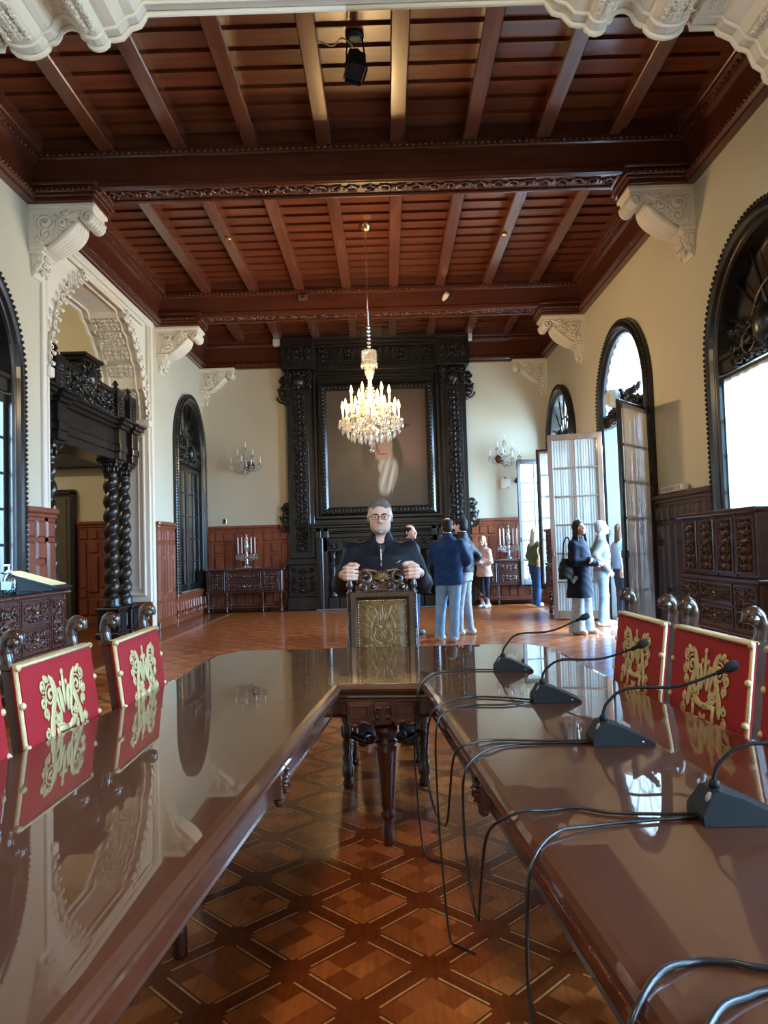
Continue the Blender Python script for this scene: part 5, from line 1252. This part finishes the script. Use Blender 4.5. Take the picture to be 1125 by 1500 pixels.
def hand(s, F, side, curl=.5, k=1.0):
    """F frame: origin wrist, -z towards the fingers, x across the palm (thumb side = +x*side), -y the palm side"""
    P = lambda *a: F[0] @ (np.array(a)*k)+F[1]
    s.cone(P(0, 0, .01), P(0, 0, -.03), .026*k, .030*k, .01); s.ell((0, 0, -.05*k), (.040*k, .017*k, .046*k), .012, '+', None, F)
    for i, (x, l) in enumerate(((.029, .075), (.010, .083), (-.010, .078), (-.028, .062))):
        x *= side; a0 = curl*.55; a1 = a0+curl*1.1; a2 = a1+curl*.9; p = np.array((x, 0, -.088)); pts = [P(*p)]
        for a, f in ((a0, .45), (a1, .32), (a2, .23)): p = p+np.array((0, -math.sin(a), -math.cos(a)))*l*f; pts.append(P(*p))
        s.chain(pts, [.0095*k, .0088*k, .0082*k, .007*k], .004)
    s.chain([P(.030*side, -.004, -.028), P(.052*side, -.016, -.055), P(.056*side, -.026, -.080), P(.048*side, -.034, -.10)], [.013*k, .012*k, .010*k, .008*k], .006)
def frame_to(a, b, palm):
    """hand frame at b continuing the direction a->b, palm side facing 'palm'"""
    z = -(np.array(b)-np.array(a)); z /= np.linalg.norm(z); y = -np.array(palm, float); y -= z*(y@z); y /= np.linalg.norm(y); x = np.cross(y, z)
    return (np.stack([x, y, z], 1), np.array(b, float))
def person(label, loc, rz, H, skin=None, arms=None, feet=((-.10, 0, 0), (.10, 0, 0)), head=(0, 0), top=None, legs=None, shoes=(.03, .03, .03), hair=None, girth=1.0, fem=False, h=.009, hands=True, lean=0., hunch=0., hk=1.0, extra=None, vneck=None):
    k = H/1.75; t = thing('person', label, 'person', loc, rz); skin = skin or M['skin']
    K3 = lambda p: np.array(p, float)*k
    sw = (.175 if fem else .195)*(.5+.5*girth); shz = 1.42
    arms = arms or dict(L=[(.27, .02, 1.13), (.29, -.06, .88)], R=[(-.27, .02, 1.13), (-.29, -.06, .88)])
    Fh = (rot3(*head), K3((0, -.02-hunch+lean, 1.63)))
    lo = K3((-.55, -.55, -.01)); hi = K3((.55, .40, 1.80)); s = SDF(lo, hi, h)
    s.loft([(.86*k, .145*k, .10*k, 0, 0), (1.0*k, .14*k*girth, .095*k, 0, 0), (1.2*k, .145*k*girth, .10*k, 0, 0), (1.38*k, sw*.72*k, .085*k, 0, .01*k), (1.45*k, .08*k, .06*k, 0, .01*k)], .03)
    s.cone(K3((0, .012, 1.42)), K3((0, .0-hunch*.6+lean, 1.57)), (.060 if not fem else .050)*k, (.056 if not fem else .046)*k, .025)
    head_sdf(s, Fh, k*hk, fem)
    for sd in ('L', 'R'):
        m = 1 if sd == 'L' else -1; e, w_ = [K3(p) for p in arms[sd][:2]]; sh = K3((m*(sw-.03), .01, shz-.05))
        s.chain([sh, e, w_], [.045*k, .036*k, .024*k], .015)
        if hands: hand(s, frame_to(e, w_, arms[sd][2] if len(arms[sd]) > 2 else (-m, 0, 0)), (arms[sd][3] if len(arms[sd]) > 3 else -m), arms[sd][4] if len(arms[sd]) > 4 else .5, k*(.9 if fem else 1))
        f = feet[0 if sd == 'R' else 1]; hip = K3((m*.09, 0, .90)); an = K3((f[0], f[1], .09)); kn = K3((m*.09+(f[0]-m*.09)*.55, f[1]*.5-.02, .49))
        s.chain([hip, kn, an], [.065*k, .045*k, .035*k], .02); fd = V3(math.sin(f[2]), -math.cos(f[2]), 0); s.cone(an+V3(0, 0, -.05*k), an+fd*.13*k+V3(0, 0, -.06*k), .03*k, .028*k, .02)
    if extra: extra(s, K3)
    sobj(s, 'body', skin, t)
    # trousers
    if legs:
        c, wd, flare, top_z = legs; s = SDF(K3((-.45, -.45, -.01)), K3((.45, .45, 1.12)), h)
        s.loft([(.80*k, .165*k*girth, .115*k, 0, .01*k), (.92*k, .175*k*girth, .125*k, 0, .012*k), (top_z*k, .155*k*girth, .115*k, 0, 0)], .03)
        for i, m in ((0, -1), (1, 1)):
            f = feet[i]; hip = K3((m*.088, .005, .84)); an = K3((f[0], f[1]+.01, .055)); kn = K3((m*.088+(f[0]-m*.088)*.55, f[1]*.5-.015, .49))
            s.chain([hip, kn, an], [.092*k*wd, .070*k*wd, .058*k*wd*flare], .025)
        s.wrinkle(.0035, 26, 20, 42, H*9); s.cut(2, .03*k, 'hi'); sobj(s, 'trousers', c, t)
    for i in (0, 1):
        f = feet[i]; an = K3((f[0], f[1], .0)); fd = V3(math.sin(f[2]), -math.cos(f[2]), 0)
        s = SDF(an-V3(.2, .2, .02), an+V3(.2, .25, .16), h*.8)
        s.cone(an-fd*.05*k+V3(0, 0, .045*k), an+fd*.13*k+V3(0, 0, .035*k), .045*k, .042*k, .02); s.cone(an+V3(0, 0, .05*k), an+V3(0, 0, .11*k), .046*k, .045*k, .03); s.cut(2, .0, 'hi')
        sobj(s, 'shoe', shoes if not isinstance(shoes, tuple) else M['black'], t)
    if top:
        c, zb, flare, bulk = top[:4]; s = SDF(K3((-.55, -.50, .3)), K3((.55, .45, 1.66)), h)
        s.loft([(zb*k, .175*k*girth*flare, .128*k*flare*bulk, 0, .01*k), (1.0*k, .178*k*girth, .130*k*bulk, 0, .005*k), (1.2*k, .180*k*girth, .135*k*bulk, 0, 0), (1.34*k, (sw+.0)*k, .118*k*bulk, 0, .01*k), (1.41*k, (sw-.045)*k, .090*k, 0, .012*k), (1.455*k, .105*k, .072*k, 0, .012*k), (1.50*k, .080*k, .066*k, 0, .012*k)], .03)
        for sd in ('L', 'R'):
            m = 1 if sd == 'L' else -1; e, w_ = [K3(p) for p in arms[sd][:2]]; sh = K3((m*(sw-.005), .012, shz-.02))
            sh = K3((m*(sw-.022), .012, shz-.05)); s.chain([sh, e, w_], [.066*k*bulk, .058*k*bulk, .044*k*bulk], .045)
        if len(top) > 4 and top[4]: s.cone(K3((0, .012, 1.47)), K3((0, .0-hunch*.5+lean, 1.52)), .077*k, .072*k, .012); s.ell(K3((0, -.085-hunch*.5+lean, 1.53)), V3(*(vneck or (.035, .05, .055)))*k, .01, '-'); s.cut(2, 1.535*k, 'lo')
        s.wrinkle(.004, 24, 22, 36, H*5); s.cut(2, zb*k, 'hi'); sobj(s, top[5] if len(top) > 5 else 'jacket', c, t)
    # hair
    if hair:
        c, style = hair; k *= hk; s = SDF(Fh[1]-V3(.2, .2, .5)*k, Fh[1]+V3(.2, .25, .18)*k, h*.7); e = lambda cc, r, kk=.015, op='+', Q=None: s.ell(np.array(cc)*k, np.array(r)*k, kk*k, op, Q, Fh)
        if style in ('short', 'crew', 'bald'):
            e((0, .020, .038), (.083, .101, .088) if style != 'crew' else (.077, .097, .086)); e((0, .045, -.03), (.076, .07, .07), .02)
            e((0, -.098, -.03), (.09, .10, .075), .01, '-'); e((0, -.122, .026), (.070, .080, .056), .006, '-'); e((0, -.0, -.16), (.2, .2, .07), .01, '-'); s.wrinkle(.0022, 120, 150, 130, 2)
            for m in (-1, 1): e((m*.085, -.02, -.04), (.02, .04, .045), .006, '-')
            if style == 'bald': e((0, -.005, .105), (.066, .10, .075), .01, '-')
        else:
            e((0, .020, .038), (.086, .106, .093)); e((0, .065, -.10), (.085, .055, .15), .03)
            for m in (-1, 1): s.chain([Fh[0] @ (V3(m*.062, .0, .03)*k)+Fh[1], Fh[0] @ (V3(m*.078, -.005, -.08)*k)+Fh[1], Fh[0] @ (V3(m*.082, -.012, -.2)*k)+Fh[1]], [.03*k, .032*k, .018*k], .02)
            if style == 'xlong': e((0, .075, -.22), (.085, .05, .16), .03)
            e((0, -.105, -.04), (.056, .095, .105), .012, '-'); s.wrinkle(.004, 90, 70, 9, 1)
        sobj(s, 'hair', c, t)
        k /= hk
    return t, Fh, k*hk

def bag(label, name, loc, r, m, strap, rz=0):
    t = thing(name, label, 'bag', loc, rz); s = SDF(V3(-.3, -.2, -.3), V3(.3, .2, .3), .01)
    s.loft([(-r[2], r[0]*.95, r[1], 0, 0), (0, r[0], r[1], 0, 0), (r[2], r[0]*.7, r[1]*.4, 0, 0)], .03).wrinkle(.004, 30, 20, 30); sobj(s, 'bag_body', m, t)
    mb = MB(); mb.tube(bez(strap, 6), .011, 6); mb.build('strap', m, t); return t
def face_bits(t, Fh, k, glasses=False, brow=(.05, .03, .02), eyes=True):
    G = lambda *p: tuple(Fh[0] @ (np.array(p)*k)+Fh[1]); bm = mat('brow_hair', brow, .8)
    Mf4 = Matrix([list(Fh[0][i]*k)+[Fh[1][i]] for i in range(3)]+[[0, 0, 0, 1]])
    for m in (-1, 1):
        if eyes:
            mb = MB(); mb.ell((m*.031, -.0815, -.006), (.0126, .0134, .0068), 12, Mf4); e = mb.build('eye', mat('eye_white', (.62, .58, .55), .25), t)
            mb = MB(); mb.ell((m*.031, -.0915, -.006), (.0058, .0046, .0060), 10, Mf4); mb.build('iris', EYE, e)
        mb = MB(); mb.tube([(m*x, -.0965+.9*(x-.02)**2*8, z_) for x, z_ in ((.012, .009), (.024, .0145), (.038, .0145), (.050, .007))], [.003, .0045, .004, .002], 6, Mf4); mb.build('eyebrow', bm, t)
    mb = MB(); mb.tube([(x, -.1035+abs(x)*.35, -.0685+abs(x)*.04) for x in (-.022, -.011, 0, .011, .022)], [.001, .0022, .0026, .0022, .001], 6, Mf4); mb.build('lips', mat('lip_skin', (.36, .13, .10), .45), t)
    return Mf4

# the man standing behind the head chair
navy = fabric('dark_navy_nylon', (.0058, .0065, .011), (.0105, .0115, .018), .6, .25, 18)
yC = -.385
def fists(s, K3):
    Fq = (rot3(.02, .03), K3((0, -.02, 1.63))); q = 1.06*.96
    for m in (-1, 1): s.ell(V3(m*.034, -.040, -.066)*q, V3(.034, .042, .046)*q, .02, '+', None, Fq); s.ell(V3(m*.046, -.01, .02)*q, V3(.029, .05, .05)*q, .03, '+', None, Fq)
    for m in (-1, 1):
        C = np.array((m*.186, yC, 1.182)); wst = np.array((m*.262, -.265, 1.165))
        s.cone(wst, C+V3(m*.045, .03, 0), .030, .034, .015); s.ell(C+V3(m*.040, .008, 0), (.028, .046, .046), .012)
        for i, z_ in enumerate((.036, .012, -.012, -.034)):
            q = 1-.06*abs(i-1); s.chain([C+V3(m*.052, -.022, z_), C+V3(m*.036*q, -.052, z_+.001), C+V3(-m*.004, -.056*q, z_), C+V3(-m*.034*q, -.034, z_-.002)], [.0135, .0128, .0115, .0095], .0035)
        s.chain([C+V3(m*.042, .012, .036), C+V3(m*.012, -.018, .056), C+V3(-m*.022, -.030, .056), C+V3(-m*.040, -.030, .050)], [.017, .0145, .012, .0095], .006)
el = (.288, .00, 1.135)
man, Fm, km = person('man in a dark navy half-zip jacket and glasses gripping the carved head chair', (-.04, 5.26, 0), 0, 1.68, M['skin'],
    dict(L=[el, (.268, -.26, 1.215)], R=[(-el[0], el[1], el[2]), (-.268, -.26, 1.215)]), ((-.14, .0, -.2), (.16, .0, .25)), (.02, .03), (navy, .88, 1.02, 1.20, True, 'jacket'),
    (fabric('dark_trousers', (.02, .022, .03)), 1.05, 1.05, .98), M['black'], (fabric('grey_brown_hair', (.15, .12, .10), (.30, .255, .22), .75, .8, 160), 'short'), 1.30, False, .0062, False, 0, 0, 1.06, fists, (.050, .075, .105))
Mf4 = face_bits(man, Fm, km)
s = SDF(Fm[1]-V3(.13, .16, .17), Fm[1]+V3(.13, .06, .02), .0042); e = lambda cc, r, kk=.012, op='+': s.ell(np.array(cc)*km, np.array(r)*km, kk*km, op, None, Fm)
e((0, -.052, -.092), (.050, .046, .036)); e((0, -.028, -.058), (.0690, .060, .052)); e((0, -.094, -.0535), (.030, .013, .0065), .006)
e((0, -.06, -.002), (.075, .08, .046), .008, '-'); e((0, -.10, -.0685), (.021, .02, .0095), .004, '-'); 
for m in (-1, 1): e((m*.040, -.088, -.036), (.024, .032, .022), .008, '-')
e((0, .03, -.05), (.10, .06, .12), .008, '-'); sobj(s, 'beard', fabric('grey_beard', (.36, .27, .23), (.55, .47, .42), .85, .5, 150), man)
gl = MB()
for m in (-1, 1):
    gl.tube([(m*.034+.0245*math.copysign(abs(math.cos(a))**.7, math.cos(a)), -.112, -.008+.0175*math.copysign(abs(math.sin(a))**.7, math.sin(a))) for a in [2*PI*i/24 for i in range(25)]], .0014, 6, Mf4, cap=False)
    gl.tube([(m*.058, -.111, -.002), (m*.074, -.085, .0), (m*.083, .0, .002), (m*.083, .02, -.012)], .0017, 6, Mf4)
gl.tube([(-.010, -.112, -.004), (0, -.114, .0), (.010, -.112, -.004)], .0014, 6, Mf4); go = gl.build('glasses', mat('spectacle_frame', (.03, .03, .035), .3, metal=.5), man)
mb = MB()
for m in (-1, 1): mb.add([(m*.034+.0235*math.cos(2*PI*i/16), -.1118, -.008+.0168*math.sin(2*PI*i/16)) for i in range(16)], [tuple(range(16))], Mf4)
mb.build('lens', glassy('lens_glass', (.95, .95, .92), .06, (1, .9, .6)), go)
kk_ = 1.68/1.75
s = SDF(V3(-.15, -.2, 1.25), V3(.15, .1, 1.50), .005); s.loft([(1.28, .03, .118, 0, -.01), (1.34, .042, .100, 0, -.006), (1.375, .050, .062, 0, .005)], .01); sobj(s, 'undershirt', fabric('dark_tee', (.03, .03, .035)), man)
mb = MB(); mb.tube([(0, -.142, 1.20), (0, -.147, 1.27), (0, -.133, 1.33), (.0, -.118, 1.36)], .0032, 6); mb.box(-.004, .004, -.155, -.143, 1.215, 1.24, .001); mb.build('zip', M['silver'], man)
mb = MB(); mb.tube(bez([(.098, -.152, 1.238), (.108, -.152, 1.236), (.122, -.150, 1.244), (.134, -.148, 1.252)], 4), [.001]+[.003]*6+[.0028]*5+[.001], 6); mb.build('chest_logo', M['silver'], man, label='small pale stroke-shaped logo on the chest')
mb = MB(); mb.tube([(.255+.0*i, -.305, 1.173) for i in range(2)], .01, 6) if False else mb.lathe([(.039, -.012), (.0405, 0), (.039, .012)], 18, T(.236, -.318, 1.172) @ RY(-.5) @ RX(PI/2)); mb.ell((.250, -.345, 1.188), (.018, .012, .018), 10); mb.build('wristwatch', M['black'], man)
mb = MB(); mb.lathe([(.0135, -.003), (.0145, 0), (.0135, .003)], 14, T(-.186-.046, yC-.030, 1.182-.013) @ RZ(.5) @ RX(PI/2) @ RY(.9)); mb.build('ring', M['brass'], man)

jean = fabric('light_blue_jeans', (.16, .27, .40), (.24, .36, .50)); jean2 = fabric('pale_wide_jeans', (.27, .33, .40), (.36, .42, .48)); dj = fabric('dark_blue_jeans', (.018, .045, .12), (.03, .07, .17))
WS = mat('white_sneaker', (.62, .60, .56), .5)
CROSS = dict(L=[(.215, -.03, 1.12), (-.06, -.235, 1.13), (0, 1, .2), -1, .5], R=[(-.215, -.03, 1.12), (.06, -.245, 1.08), (0, 1, .2), 1, .5])
POCK = dict(L=[(.27, .16, 1.16), (.205, -.06, .93), (-1, 0, 0)], R=[(-.27, .14, 1.16), (-.205, -.06, .93), (1, 0, 0)])
person('man in a bright navy jacket and pale jeans seen from behind, beside the head chair', (.87, 10.62, 0), 2.90, 1.74, None,
    dict(L=[(.25, -.06, 1.14), (.06, -.26, 1.05), (0, 1, 0), -1], R=[(-.27, -.02, 1.14), (-.14, -.25, 1.0), (0, 1, 0), 1]), ((-.07, .12, .15), (.17, -.06, -.2)), (.25, .1), (fabric('navy_jacket', (.008, .026, .080), (.012, .038, .105), .75), .80, 1.05, 1.08, True, 'jacket'), (jean, 1.08, 1.12, .98), mat('beige_shoe', (.38, .33, .28), .6), (fabric('dark_short_hair', (.025, .018, .014), None, .6, .5, 120), 'bald'), 1.15)
person('man in a black leather jacket and grey trousers behind the man in bright navy', (1.15, 11.30, 0), -2.0, 1.77, None, POCK, ((-.08, .05, 0), (.10, -.06, 0)), (-.2, .05), (mat('black_leather', (.010, .012, .016), .55, spec=.25, bump=.4, bscale=14), .93, 1.04, 1.1, True, 'jacket'), (fabric('grey_trousers', (.26, .27, .30), (.32, .33, .36)), .98, .92, .98), WS, (fabric('black_hair', (.012, .010, .009), None, .5, .5, 120), 'short'), 1.08)
person('balding man peering over the shoulder of the man in glasses, near the chimneypiece', (.36, 11.5, 0), 1.0, 1.69, None, None, ((-.1, 0, 0), (.1, 0, 0)), (-.2, -.1), (fabric('dark_blue_jacket', (.010, .018, .040)), .85, 1.05, 1.1, True, 'jacket'), (dj, 1.05, 1.05, .98), mat('grey_shoe', (.25, .25, .26), .6), (fabric('dark_fringe_hair', (.02, .015, .012), None, .6, .5, 120), 'bald'), 1.2)
t, Fh, k = person('blonde woman in a pale pink coat with arms folded, before the right-hand sideboard', (2.07, 16.0, 0), -.75, 1.535, M['skin2'], CROSS, ((-.07, 0, 0), (.08, .02, 0)), (.25, 0), (fabric('pink_coat', (.50, .34, .30), (.58, .41, .36)), .76, 1.22, 1.08, False, 'coat'), (fabric('navy_leggings', (.012, .022, .05)), .80, .70, .98), WS, (fabric('blonde_hair', (.50, .36, .20), (.62, .48, .30), .6, .5, 120), 'long'), .98, True)
face_bits(t, Fh, k, brow=(.2, .13, .07))
t, Fh, k = person('long-haired blonde woman in an olive jacket facing the open window leaves', (3.16, 15.85, 0), 2.0, 1.66, M['skin2'], dict(L=[(.24, .02, 1.13), (.20, -.20, 1.0), (-1, 0, 0)], R=[(-.24, .02, 1.13), (-.20, -.20, 1.0), (1, 0, 0)]), ((-.08, .06, 0), (.09, -.06, 0)), (.2, .12), (fabric('olive_jacket', (.075, .085, .042), (.11, .12, .065)), .92, 1.10, 1.12, False, 'jacket'), (dj, 1.08, 1.25, .98), WS, (fabric('pale_blonde_hair', (.42, .34, .22), (.58, .50, .36), .6, .5, 120), 'xlong'), .95, True)
tan = mat('tan_leather', (.42, .28, .16), .5)
bag('small tan bag held at the waist of the blonde woman in olive', 'handbag', (3.23, 15.58, .98), (.12, .05, .13), tan, [(-.08, 0, .1), (-.05, .06, .25), (.06, .08, .26), (.08, 0, .1)], .4)
t, Fh, k = person('dark-haired woman in a long navy blazer and wide pale jeans with arms folded', (2.82, 10.95, 0), .80, 1.665, None, CROSS, ((-.10, .02, -.1), (.12, -.02, .2)), (-.35, -.22), (fabric('navy_blazer', (.0035, .007, .018), (.006, .011, .026), .85), .56, 1.32, 1.12, False, 'blazer'), (jean2, 1.22, 1.75, .98), WS, (fabric('dark_brown_hair', (.022, .013, .009), (.04, .024, .015), .5, .5, 120), 'xlong'), .98, True)
face_bits(t, Fh, k, brow=(.02, .012, .01))
bag('large black shoulder bag hanging at the side of the woman in the navy blazer', 'shoulder_bag', (2.635, 10.86, .96), (.17, .075, .15), M['black'], [(-.10, 0, .12), (-.04, .03, .38), (.06, .04, .44), (.10, 0, .12)], .5)
person('grey-haired man in a pale grey sweater and blue jeans looking out of the open door', (3.44, 11.95, 0), 1.45, 1.68, None, POCK, ((-.08, .05, 0), (.10, -.05, 0)), (0, -.12), (fabric('grey_sweater', (.12, .135, .145), (.16, .175, .185)), .90, 1.04, 1.0, False, 'sweater'), (jean, 1.0, .98, .98), WS, (fabric('grey_crew_hair', (.20, .20, .20), (.32, .32, .32), .7, .5, 150), 'crew'), 1.05)
person('brown-haired woman in pale blue in the doorway, half hidden by the curtained leaf', (3.86, 12.28, 0), 1.9, 1.63, M['skin2'], dict(L=[(.25, .02, 1.13), (.22, -.18, .98), (-1, 0, 0)], R=[(-.25, .02, 1.13), (-.22, -.18, .98), (1, 0, 0)]), ((-.08, 0, 0), (.09, 0, 0)), (0, 0), (fabric('pale_blue_top', (.30, .40, .50), (.36, .46, .56)), .95, 1.05, 1.0, False, 'top'), (fabric('dark_grey_trousers', (.05, .05, .06)), 1.0, 1.0, .98), WS, (fabric('brown_hair', (.10, .055, .035), None, .6, .5, 120), 'xlong'), .95, True)
bag('reddish-brown round handbag of the woman in the doorway', 'handbag', (3.80, 11.98, .86), (.11, .05, .11), mat('russet_leather', (.26, .09, .05), .45), [(-.07, 0, .08), (-.03, .05, .26), (.05, .06, .28), (.07, 0, .08)], .8)
# ------------------------------------------------------------------ daylight, added fill lights, camera
w = bpy.data.worlds.new('sky'); SC.world = w; w.use_nodes = True; nt = w.node_tree; bg = nt.nodes['Background']
tc = nt.nodes.new('ShaderNodeTexCoord'); sp = nt.nodes.new('ShaderNodeSeparateXYZ'); nt.links.new(tc.outputs['Generated'], sp.inputs[0])
rp = nt.nodes.new('ShaderNodeValToRGB'); rp.color_ramp.elements[0].position = .46; rp.color_ramp.elements[0].color = (.24, .32, .38, 1); rp.color_ramp.elements[1].position = .54; rp.color_ramp.elements[1].color = (.38, .67, 1, 1)
mr = nt.nodes.new('ShaderNodeMapRange'); mr.inputs[1].default_value = -1; mr.inputs[2].default_value = 1; nt.links.new(sp.outputs[2], mr.inputs[0]); nt.links.new(mr.outputs[0], rp.inputs[0]); nt.links.new(rp.outputs[0], bg.inputs[0])
bg.inputs[1].default_value = SKY = 56.0
def portal(x, y, z, sy, sz, rz):
    l = bpy.data.lights.new('daylight_opening', 'AREA'); l.shape = 'RECTANGLE'; l.size = sz; l.size_y = sy; l.cycles.is_portal = True
    o = bpy.data.objects.new('daylight_opening', l); COL.objects.link(o); o.location = (x, y, z); o.rotation_euler = (0, rz, 0)
for c, r, s_, sl in WR: portal(XR+.44, c, (sl+s_+r)/2, 2*r, s_+r-sl, PI/2)
for c, r, s_, sl in WL[:1]: portal(XL-.44, c, (sl+s_+r)/2, 2*r, s_+r-sl, -PI/2)
def lamp(name, loc, e, col, r=.1):
    l = bpy.data.lights.new(name, 'POINT'); l.energy = e; l.color = col; l.shadow_soft_size = r
    o = bpy.data.objects.new(name, l); COL.objects.link(o); o.location = loc
lamp('antechamber_fill', (-7.5, 11.5, 5.2), 160, (1, .84, .55), .2)  # unseen light added to warm the room past the archway
lamp('annex_fill', (X0, 0.5, 4.6), 250, (1, .76, .46), .3)  # unseen warm fill added above the camera, no fixture built
lamp('corridor_fill', (XL-.95, 16.2, 5.2), 25, (.85, .93, 1), .2)  # cool light added to brighten the backing behind the far-left panes
cam = bpy.data.cameras.new('camera'); cam.sensor_fit = 'VERTICAL'; cam.sensor_height = 36; cam.lens = 1090/1500*36; cam.clip_start = .05; cam.clip_end = 200
co = bpy.data.objects.new('camera', cam); COL.objects.link(co)
pi_, ya, ro = .0484, -.0020, -.0302
fw = Vector((math.sin(ya)*math.cos(pi_), math.cos(ya)*math.cos(pi_), math.sin(pi_))); rt = Vector((math.cos(ya), -math.sin(ya), 0)); up = rt.cross(fw)
r2 = rt*math.cos(ro)+up*math.sin(ro); u2 = -rt*math.sin(ro)+up*math.cos(ro)
mw = Matrix((r2, u2, -fw)).transposed().to_4x4(); mw.translation = (0, 0, 1.34); co.matrix_world = mw
SC.camera = co
SC.view_settings.view_transform = 'Standard'; SC.view_settings.look = 'None'; SC.view_settings.gamma = 1; SC.view_settings.use_curve_mapping = False
SC.view_settings.exposure = 0.05
SC.cycles.max_bounces = 10; SC.cycles.diffuse_bounces = 5; SC.cycles.glossy_bounces = 4; SC.cycles.transparent_max_bounces = 24; SC.cycles.transmission_bounces = 4
SC.cycles.sample_clamp_indirect = 6; SC.cycles.use_denoising = True; SC.cycles.caustics_reflective = False; SC.cycles.caustics_refractive = False
